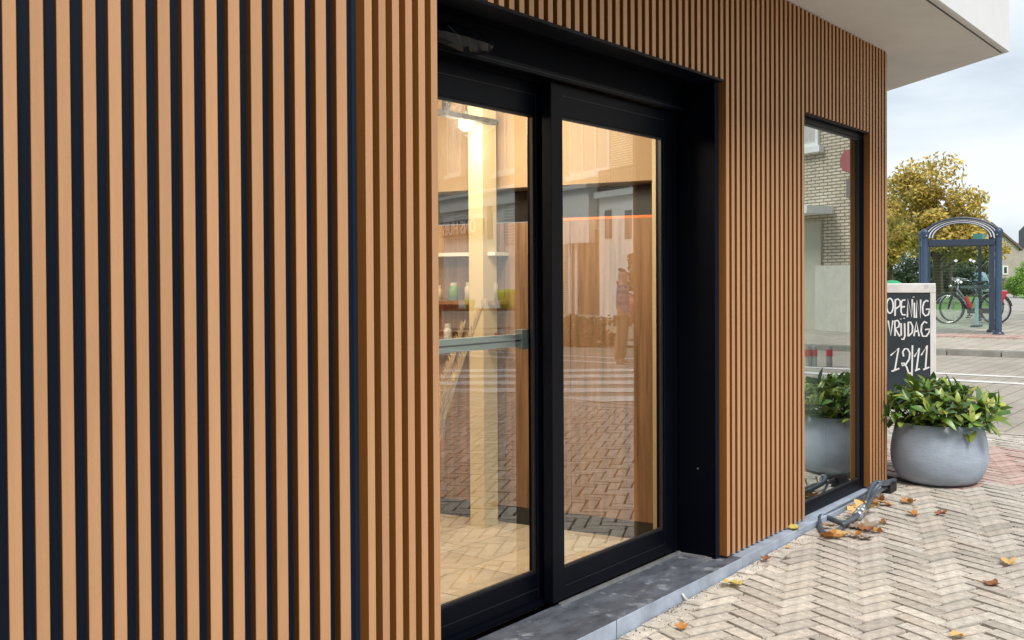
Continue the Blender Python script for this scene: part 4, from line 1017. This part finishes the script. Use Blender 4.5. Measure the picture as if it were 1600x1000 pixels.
for (x_, y_) in ((-.72, .6), (.60, .6), (-.72, 2.9), (.60, 2.9)): MB().tube([(x_, y_, .28), (x_ + .14, y_, .28)], .28, 16).build('wheel', M_TYRE, car)
# octagonal sign seen from behind
q = atZ(1617, 373, 27); sg = empty('octagonal_road_sign', (q[0], q[1], hz(q[0])), math.atan2(r2[1], r2[0]), 'back of a dark octagonal road sign cut by the right edge', 'road sign')
R8 = 24.5 * 27 / FPX / math.cos(PI / 8); zc8 = 1.6 + (431.6 - 372) * 27 / FPX - hz(q[0])
om = MB(); pg = [(R8 * math.cos(PI / 8 + i * PI / 4), R8 * math.sin(PI / 8 + i * PI / 4)) for i in range(8)]
om.add([(x, 0, zc8 + z) for x, z in pg] + [(x, .03, zc8 + z) for x, z in pg], [tuple(range(8)), tuple(range(8, 16))[::-1]] + [(i, (i + 1) % 8, 8 + (i + 1) % 8, 8 + i) for i in range(8)])
om.build('sign_plate', mat('dark sign back', (.06, .075, .085), .5), sg); MB().tube([(0, .05, 0), (0, .05, zc8 + .3)], .04, 10).build('pole', M_ZINC, sg)
# lamp/duct post with green top behind shelter
q = atZ(1531, 450, 30); gp_ = empty('signal_post', (q[0], q[1], hz(q[0])), 0, 'teal topped post standing just behind the shelter', 'post')
h_ = 1.6 + (431.6 - 366) * 30 / FPX - hz(q[0])
MB().tube([(0, 0, 0), (0, 0, h_ - .2)], .05, 10).build('pole', M_SHD, gp_); MB().box((-.28, -.12, h_ - .22), (.12, .12, h_)).build('head', mat('teal housing', (.06, .22, .20), .4), gp_)

# ================================================================== ACROSS THE STREET (seen mirrored in the glass)
FO = Vector((26.4, -4.6)); FD = Vector((5.3, -10.7)).normalized(); FN = Vector((FD.y, -FD.x))   # FN points away from the square?
if FN.dot(Vector((-1, 0))) < 0: FN = -FN
def refl(px, py, yg):
    d = ray(px, py).copy(); t = yg / d[1]; p = EYE + d * t; d[1] = -d[1]
    A = np.array([[d[0], -FD.x], [d[1], -FD.y]]); rhs = np.array([FO.x - p[0], FO.y - p[1]]); s_ = np.linalg.solve(A, rhs)
    return s_[1], p[2] + d[2] * s_[0]
YD1, YD2, YW = 2.80, 2.888, yb + .026
town = empty('brick_townhouse', (FO.x, FO.y, 0), math.atan2(FD.y, FD.x), 'pale yellow brick townhouse with white shopfront across the street, mirrored in the glass', 'house')
# local frame: x along FD, y = depth (+ away or toward), z up
loc_n = Vector((math.cos(town.rotation_euler.z + PI / 2), math.sin(town.rotation_euler.z + PI / 2)))
sg_ = 1 if loc_n.dot(FN) > 0 else -1        # sign of local y that faces the square
def fbx(name, u0, u1, z0, z1, d0, d1, m, par=town):
    ys = sorted((sg_ * d0, sg_ * d1)); o = MB().box((min(u0, u1), ys[0], min(z0, z1)), (max(u0, u1), ys[1], max(z0, z1))).build(name, m, par); return o
M_FB = brickmat('pale yellow facing brick', (.60, .54, .40), (.70, .64, .50), (.24, .20, .15), .30, .082, .016, .5, 'XZ', .12)
fbx('wall', -2.6, 34, 0, 12, -6, 0, M_FB)
fbx('kerb_plinth', -2.6, 34, 0, .35, .0, .05, M_KERB)
M_SF = mat('white shopfront paint', (.84, .87, .86), .6, var=.05)
M_PANE = mat('dark window pane', (.05, .06, .07), .08, spec=.8); M_CURT = mat('net curtain', (.60, .58, .55), .9, var=.2, vscale=8, stretch=(8, 8, .5))
def fwin(p0, p1, yg, mull=2, curtain=True):
    (ua, za), (ub, zb_) = refl(*p0, yg), refl(*p1, yg); u0, u1 = sorted((ua, ub)); z0, z1 = sorted((za, zb_))
    t = .10
    mb = MB(); Y = lambda a, b: sorted((sg_ * a, sg_ * b))
    for (x0, a0, x1, a1) in [(u0, z0, u1, z0 + t), (u0, z1 - t, u1, z1), (u0, z0 + t, u0 + t, z1 - t), (u1 - t, z0 + t, u1, z1 - t)] + [(u0 + (u1 - u0) * (i + 1) / (mull + 1) - t / 2, z0 + t, u0 + (u1 - u0) * (i + 1) / (mull + 1) + t / 2, z1 - t) for i in range(mull)]:
        ys = Y(.002, .07); mb.box((x0, ys[0], a0), (x1, ys[1], a1))
    w_ = mb.build('window', M_SF, town)
    fbx('pane', u0 + t, u1 - t, z0 + t, z1 - t, .004, .02, M_PANE if not curtain else M_CURT, w_)
    fbx('sill', u0 - .15, u1 + .15, z0 - .16, z0 - .002, .0, .16, M_SF, w_)
fwin((1225, 175), (1281, 228), YW, 1)
fwin((892, 165), (954, 265), YD1, 2)
fwin((775, 175), (808, 265), YD2, 1); fwin((700, 170), (722, 270), YD2, 1)
# door with awning (window reflection)
(u0, z0), (u1, z1) = refl(1285, 345, YW), refl(1235, 500, YW)
fbx('door', u0, u1, .15, z0, .002, .06, mat('pale front door', (.50, .47, .38), .6)); (ua, za) = refl(1303, 322, YW); (ub, zb_) = refl(1225, 340, YW)
fbx('awning', ua, ub, zb_, za, .0, .9, M_SF)
(ua, za) = refl(1290, 415, YW); (ub, zb_) = refl(1360, 525, YW)
fbx('notice_board', ua, ub, zb_, za, .30, .36, mat('grey green board', (.56, .56, .48), .7, var=.1)); 
(ua, za) = refl(1328, 280, YW); (ub, zb_) = refl(1345, 308, YW); fbx('wall_box', ua, ub, zb_, za, .0, .12, mat('grey box', (.2, .18, .17), .5))
(uc, zc_) = refl(1337, 252, YW); rs3 = MB(); rw = .28
rs3.add([(uc + rw * math.cos(2 * PI * i / 24), sg_ * .25, zc_ + rw * math.sin(2 * PI * i / 24)) for i in range(24)] + [(uc + rw * math.cos(2 * PI * i / 24), sg_ * .10, zc_ + rw * math.sin(2 * PI * i / 24)) for i in range(24)], [tuple(range(24)), tuple(range(24, 48))[::-1]] + [(i, (i + 1) % 24, 24 + (i + 1) % 24, 24 + i) for i in range(24)])
o = rs3.build('round_sign', mat('faded red sign', (.38, .12, .12), .5), town); o['label'] = 'round red hanging sign'
# white shopfront band in the door's reflection
(ua, _) = refl(835, 300, YD2); (ub, _) = refl(698, 300, YD2); (_, za) = refl(766, 303, YD2); (_, zb_) = refl(766, 400, YD2)
fbx('shopfront_fascia', ua, ub, za - .55, za, .0, .35, M_SF); fbx('shopfront_wall', ua, ub, .3, za - .55, .0, .18, M_SF)
fbx('cornice', ua - .1, ub + .1, za, za + .14, .0, .5, M_SF)
(u1_, _) = refl(892, 300, YD1); (u2_, _) = refl(933, 300, YD1); (_, zt4) = refl(910, 297, YD1)
fbx('white_pilaster', u1_, u2_, zt4 - 1.9, zt4, .0, .35, M_SF); fbx('cornice', u1_ + .1, u2_ - .1, zt4, zt4 + .16, .0, .5, M_SF)
(u1_, _) = refl(972, 300, YD1); (u2_, _) = refl(1040, 300, YD1); (_, zt4) = refl(1000, 308, YD1)
fbx('bay_window', u1_, u2_, .3, zt4, .0, .9, M_SF); fbx('cornice', u1_ + .1, u2_ - .1, zt4, zt4 + .2, .0, 1.05, M_SF)
for k2 in range(2):
    (a0, c0_) = refl(982 + 32 * k2, 330, YD1); (a1, c1_) = refl(992 + 32 * k2, 344, YD1); fbx('pane', a0, a1, c0_, c1_ - .6, .9, .93, M_PANE)
bm_ = MB()
for i in range(26):
    uu = u1_ + (u2_ - u1_) * i / 25; bm_.box((uu - .015, sg_ * .9 - .015, zt4 + .2), (uu + .015, sg_ * .9 + .015, zt4 + .85))
bm_.box((min(u1_, u2_), sg_ * .9 - .03, zt4 + .85), (max(u1_, u2_), sg_ * .9 + .03, zt4 + .91)); bm_.build('balcony_railing', M_SKIRT, town)
M_SHUT = mat('pale shutter', (.55, .60, .62), .6)
for (p0, p1) in (((715, 312), (740, 343)), ((795, 312), (820, 343)), ((768, 312), (776, 343))):
    (a0, c0_), (a1, c1_) = refl(p0[0], p0[1], YD2), refl(p1[0], p1[1], YD2)
    if p0[0] == 768: fbx('pane', a0, a1, c0_, c1_ - .8, .19, .22, mat('plum pane', (.12, .06, .07), .3)); continue
    par_ = fbx('shutter', a0, a1, c0_, c1_ - .9, .19, .21, M_SHUT)
    lo, hi = sorted((a0, a1)); zz = min(c0_, c1_ - .9)
    sl = MB()
    while zz < max(c0_, c1_ - .9): ys = sorted((sg_ * .21, sg_ * .235)); sl.box((lo, ys[0], zz), (hi, ys[1], zz + .05)); zz += .12
    sl.build('louvre', M_SF, par_)
# ONS HUIS lettering
(ua, za) = refl(706, 362, YD2); (ub, zb_) = refl(757, 352, YD2)
tcv = bpy.data.curves.new('lettering', 'FONT'); tcv.body = 'ONS HUIS'; tcv.extrude = .02; tcv.size = 1; tcv.align_x = 'CENTER'; tcv.align_y = 'CENTER'
to = bpy.data.objects.new('sign_lettering', tcv); scn.collection.objects.link(to); bpy.context.view_layer.update()
wd = to.dimensions.x; me = bpy.data.meshes.new_from_object(to); bpy.data.objects.remove(to); to = bpy.data.objects.new('sign_lettering', me); scn.collection.objects.link(to)
me.materials.append(M_STRP); to.parent = town; sc_ = abs(ub - ua) / wd
dark = fbx('sign_board', ua + .4 * (1 if ua > ub else -1), ub - .4 * (1 if ua > ub else -1), (za + zb_) / 2 - .35, (za + zb_) / 2 + .35, .18, .40, mat('dark sign board', (.06, .05, .05), .6))
# text faces the square: local -> x axis must run to a viewer's right
facing = 1 if sg_ > 0 else -1
to.matrix_local = Matrix.Translation(((ua + ub) / 2, sg_ * .42, (za + zb_) / 2)) @ Matrix(((-facing, 0, 0, 0), (0, 0, facing, 0), (0, 1, 0, 0), (0, 0, 0, 1))) @ Matrix.Scale(sc_, 4)
to['label'] = 'white capital letters reading ONS HUIS'
# house door in right leaf, red pot plant, red post box
(ua, za) = refl(893, 362, YD1); (ub, zb_) = refl(948, 500, YD1)
fbx('entrance_door', ua, ub, .2, za, .0, .1, mat('brown entrance door', (.22, .12, .06), .5, var=.3, vscale=3, stretch=(5, 5, .5)))
for px in (895, 905): (a0, _) = refl(px, 400, YD1); fbx('white_door_post', a0 - .1, a0 + .1, .2, za, .1, .14, M_SF)
(a0, c0_) = refl(961, 405, YD1); fbx('letter_box', a0 - .35, a0 + .35, c0_ - .25, c0_ + .25, .0, .2, mat('red enamel', (.45, .05, .05), .4))
def gmir(px, py, yg):
    x, y = Gr(px, py); return x, 2 * yg - y
# red pot with plant
x_, y_ = gmir(957, 510, YD1); rp0 = empty('red_pot_plant', (x_ - 1, y_ + 1.5, 0), 0, 'tall red pot with a green plant beside the entrance across the street', 'pot plant')
MB().lathe([(0, 0), (.28, 0), (.36, 1.1), (.30, 1.1), (0, 1.0)], (0, 0, 0), 20).build('pot', mat('red enamel', (.45, .05, .05), .4), rp0, True)
pm = MB(); crown(pm, (0, 0, 1.7), (.55, .55, .7), 500, .09, 77); pm.build('foliage', M_OL, rp0)
# flower beds: two low shrubs
for i, px in enumerate((895, 920)):
    x_, y_ = gmir(px, 540, YD1); s0 = empty('low_shrub', (x_, y_, 0), 0, ['low olive shrub in the bed across the road, nearer the zebra crossing', 'low olive shrub in the bed across the road, nearer the red pot'][i], 'shrub', 'low shrubs across the road')
    pm = MB(); crown(pm, (0, 0, .35), (.7, .7, .4), 900, .06, 80 + i); pm.build('foliage', M_OL, s0); MB().tube([(0, 0, 0), (0, 0, .4)], .03, 6).build('stem', mat('bark', (.09, .07, .05), .9), s0)
# pale pavement in front of the townhouse
FP = [FO + FD * a_ + FN * b__ for a_, b__ in ((-2.6, 0), (34, 0), (34, 6.5), (-2.6, 6.5))]
flat('opposite_pavement', [(p_.x, p_.y) for p_ in FP], .11, mat('pale concrete slabs', (.46, .42, .36), .9, var=.12, vscale=1))
# red and white barrier posts far side (window reflection)
for i, px in enumerate((1262, 1272, 1296)):
    x_, y_ = gmir(px, 572, YW); bp_ = empty('low_bollard', (x_, y_, 0), 0, ['red banded bollard leftmost in the window reflection', 'red banded bollard second in the window reflection', 'red banded bollard nearest the planter reflection'][i], 'bollard', 'red banded bollards by the road')
    MB().tube([(0, 0, 0), (0, 0, .42)], .05, 12).build('post', M_KERB, bp_); MB().tube([(0, 0, .25), (0, 0, .36)], .055, 12).build('band', mat('red enamel', (.45, .05, .05), .4), bp_)
# terrace table with lime buckets and red planters
x_, y_ = gmir(765, 520, YD2); tb = empty('terrace_bench', (x_, y_, 0), .9, 'wooden display bench outside the shopfront across the street', 'bench')
MB().box((-1.6, -.3, .7), (1.6, .3, .76)).build('top', M_WOOD, tb)
for a_ in (-1.4, 1.4): MB().box((a_ - .05, -.25, 0), (a_ + .05, .25, .7)).build('leg', M_WOOD, tb)
M_LIME = mat('neon lime plastic', (.62, .85, .02), .5)
for i, (dx, rr_, hh) in enumerate(((.55, .34, .52), (-.55, .16, .26))):
    lb = MB().lathe([(0, 0), (rr_ * .7, 0), (rr_, hh * .8), (rr_ * .95, hh), (0, hh * 1.05)], (0, 0, 0), 20).build('lime_bucket', M_LIME, None, True)
    lb.location = (x_ + dx * math.cos(.9), y_ + dx * math.sin(.9), .762); tag(lb, ['large neon lime bucket on the display bench, mirrored in the left door', 'small neon lime bucket on the display bench, mirrored in the left door'][i], 'bucket')
for i, dx in enumerate((-1.2, 1.15)):
    rb_ = MB().box((-.33, -.12, 0), (.33, .12, .22)).build('flower_box', mat('red enamel', (.45, .05, .05), .4)); rb_.location = (x_ + dx * math.cos(.9), y_ + dx * math.sin(.9), .762); rb_.rotation_euler = (0, 0, .9)
    tag(rb_, ['red flower box beside the small lime bucket', 'red flower box beside the large lime bucket'][i], 'flower box')

# unseen house block added on the left to cut low sky light
nb = empty('light_blocking_house', (-9, -6, 0), 0, 'tall brick house block added unseen beyond the left edge to darken the slat sides', 'house')
MB().box((-9, -22, 0), (0, 8.5, 9)).build('wall', M_FB, nb)
for yy in (-19, -14, -9, -4, 1, 5):
    for zz in (1.0, 5.2): MB().box((.003, yy, zz), (.05, yy + 1.6, zz + 2.1)).build('window', M_PANE, nb)
# bare street tree whose branches show in the upper glass
def bare_tree(x, y, seed, label):
    t0 = empty('street_tree', (x, y, 0), 0, label, 'tree'); rr = random.Random(seed); tm = MB(); tw = MB()
    def grow(p, d, l, r, lvl):
        pts = [p]; dd = d.copy()
        for i in range(4):
            dd = (dd + Vector([rr.gauss(0, .16) for _ in range(3)])).normalized(); pts.append(pts[-1] + dd * l / 4)
        (tm if lvl < 2 else tw).tube(pts, [r, r * .9, r * .8, r * .7, r * .6], 7 if lvl < 2 else 4)
        if lvl >= 4: return
        for k2 in range(3 if lvl else 5):
            q_ = pts[rr.choice([2, 3, 4])]; nd = (dd + Vector([rr.gauss(0, .65) for _ in range(3)]) + Vector((0, 0, .15))).normalized()
            grow(q_, nd, l * rr.uniform(.55, .8), r * .5, lvl + 1)
    grow(Vector((0, 0, 0)), Vector((0, 0, 1)), 3.2, .13, 0)
    tm.build('trunk', mat('grey bark', (.16, .13, .10), .9), t0); tw.build('twigs', mat('grey bark', (.16, .13, .10), .9), t0)
x_, y_ = gmir(700, 560, YD2)
bare_tree(x_, y_ - .5, 5, 'bare street tree mirrored in the left door leaf')

# person standing across the road (mirrored in the right door leaf)
x_, y_ = gmir(973, 567, YD1)
per = empty('person', (x_, y_, 0), math.radians(150), 'person in a blue checked jacket and tan trousers standing beyond the zebra crossing', 'person')
def skin(name, verts, edges, m, par, root=0, sub_=2):
    me = bpy.data.meshes.new(name); me.from_pydata([v[:3] for v in verts], edges, []); o = bpy.data.objects.new(name, me); scn.collection.objects.link(o); o.parent = par
    me.materials.append(m)
    md = o.modifiers.new('sk', 'SKIN'); md.use_smooth_shade = True
    sv2 = me.skin_vertices[0].data
    for i, v in enumerate(verts): sv2[i].radius = (v[3], v[3] if len(v) < 5 else v[4]); sv2[i].use_root = (i == root)
    s2 = o.modifiers.new('s', 'SUBSURF'); s2.levels = 1; s2.render_levels = sub_; return o
bv = [(0, 0, .95, .16, .12), (0, 0, 1.15, .15, .11), (0, 0, 1.38, .19, .12), (0, 0, 1.50, .07), (0, -.01, 1.62, .085, .10), (0, -.01, 1.74, .08, .09),
      (-.22, 0, 1.42, .07), (-.27, .02, 1.15, .05), (-.22, -.14, .98, .035), (.22, 0, 1.42, .07), (.27, .02, 1.15, .05), (.24, -.10, .95, .035),
      (-.10, 0, .88, .10), (-.11, -.01, .50, .065), (-.11, .02, .10, .045), (-.11, -.14, .04, .04), (.10, 0, .88, .10), (.12, .05, .50, .065), (.13, .10, .10, .045), (.13, -.06, .04, .04),
      (-.215, -.20, .93, .03), (.235, -.15, .90, .03)]
be = [(0, 1), (1, 2), (2, 3), (3, 4), (4, 5), (2, 6), (6, 7), (7, 8), (8, 20), (2, 9), (9, 10), (10, 11), (11, 21), (0, 12), (12, 13), (13, 14), (14, 15), (0, 16), (16, 17), (17, 18), (18, 19)]
skin('body', bv, be, mat('skin', (.5, .32, .24), .6), per)
M_JK = brickmat('blue checked jacket', (.05, .07, .22), (.12, .10, .30), (.25, .25, .4), .12, .10, .02, .1, 'XZ', .15)
jv = [(0, 0, .98, .185, .14), (0, 0, 1.15, .18, .135), (0, 0, 1.38, .205, .14), (0, 0, 1.47, .10, .10), (-.23, 0, 1.42, .085), (-.28, .02, 1.15, .065), (-.235, -.12, 1.0, .05), (.23, 0, 1.42, .085), (.28, .02, 1.15, .065), (.25, -.09, .98, .05)]
skin('jacket', jv, [(0, 1), (1, 2), (2, 3), (2, 4), (4, 5), (5, 6), (2, 7), (7, 8), (8, 9)], M_JK, per)
tv = [(0, 0, .93, .165, .13), (-.10, 0, .84, .115), (-.11, -.01, .50, .085), (-.11, .02, .13, .07), (.10, 0, .84, .115), (.12, .05, .50, .085), (.13, .10, .13, .07)]
skin('trousers', tv, [(0, 1), (1, 2), (2, 3), (0, 4), (4, 5), (5, 6)], mat('tan trousers', (.33, .23, .14), .9), per)
skin('hair', [(0, .02, 1.70, .085, .095), (0, .0, 1.775, .08, .085)], [(0, 1)], mat('hair', (.05, .035, .03), .8), per)
fm_ = MB()
for s_ in (-1, 1): fm_.lathe([(.0001, -.008), (.010, 0), (.0001, .008)], (s_ * .032, -.098, 1.665), 8)
fm_.build('eyes', M_RUB, per, True); MB().add([(-.014, -.10, 1.615), (.014, -.10, 1.615), (0, -.125, 1.618), (0, -.098, 1.66)], [(0, 1, 2), (0, 2, 3), (1, 3, 2)]).build('nose', mat('skin', (.5, .32, .24), .6), per)

# ================================================================== to metres
bpy.context.view_layer.update()
for o in list(scn.objects):
    if o.parent is None and o not in (cam, sun):
        o.location = o.location * S; o.scale = o.scale * S
for l in bpy.data.lights:
    if l.type == 'POINT': l.energy *= S * S
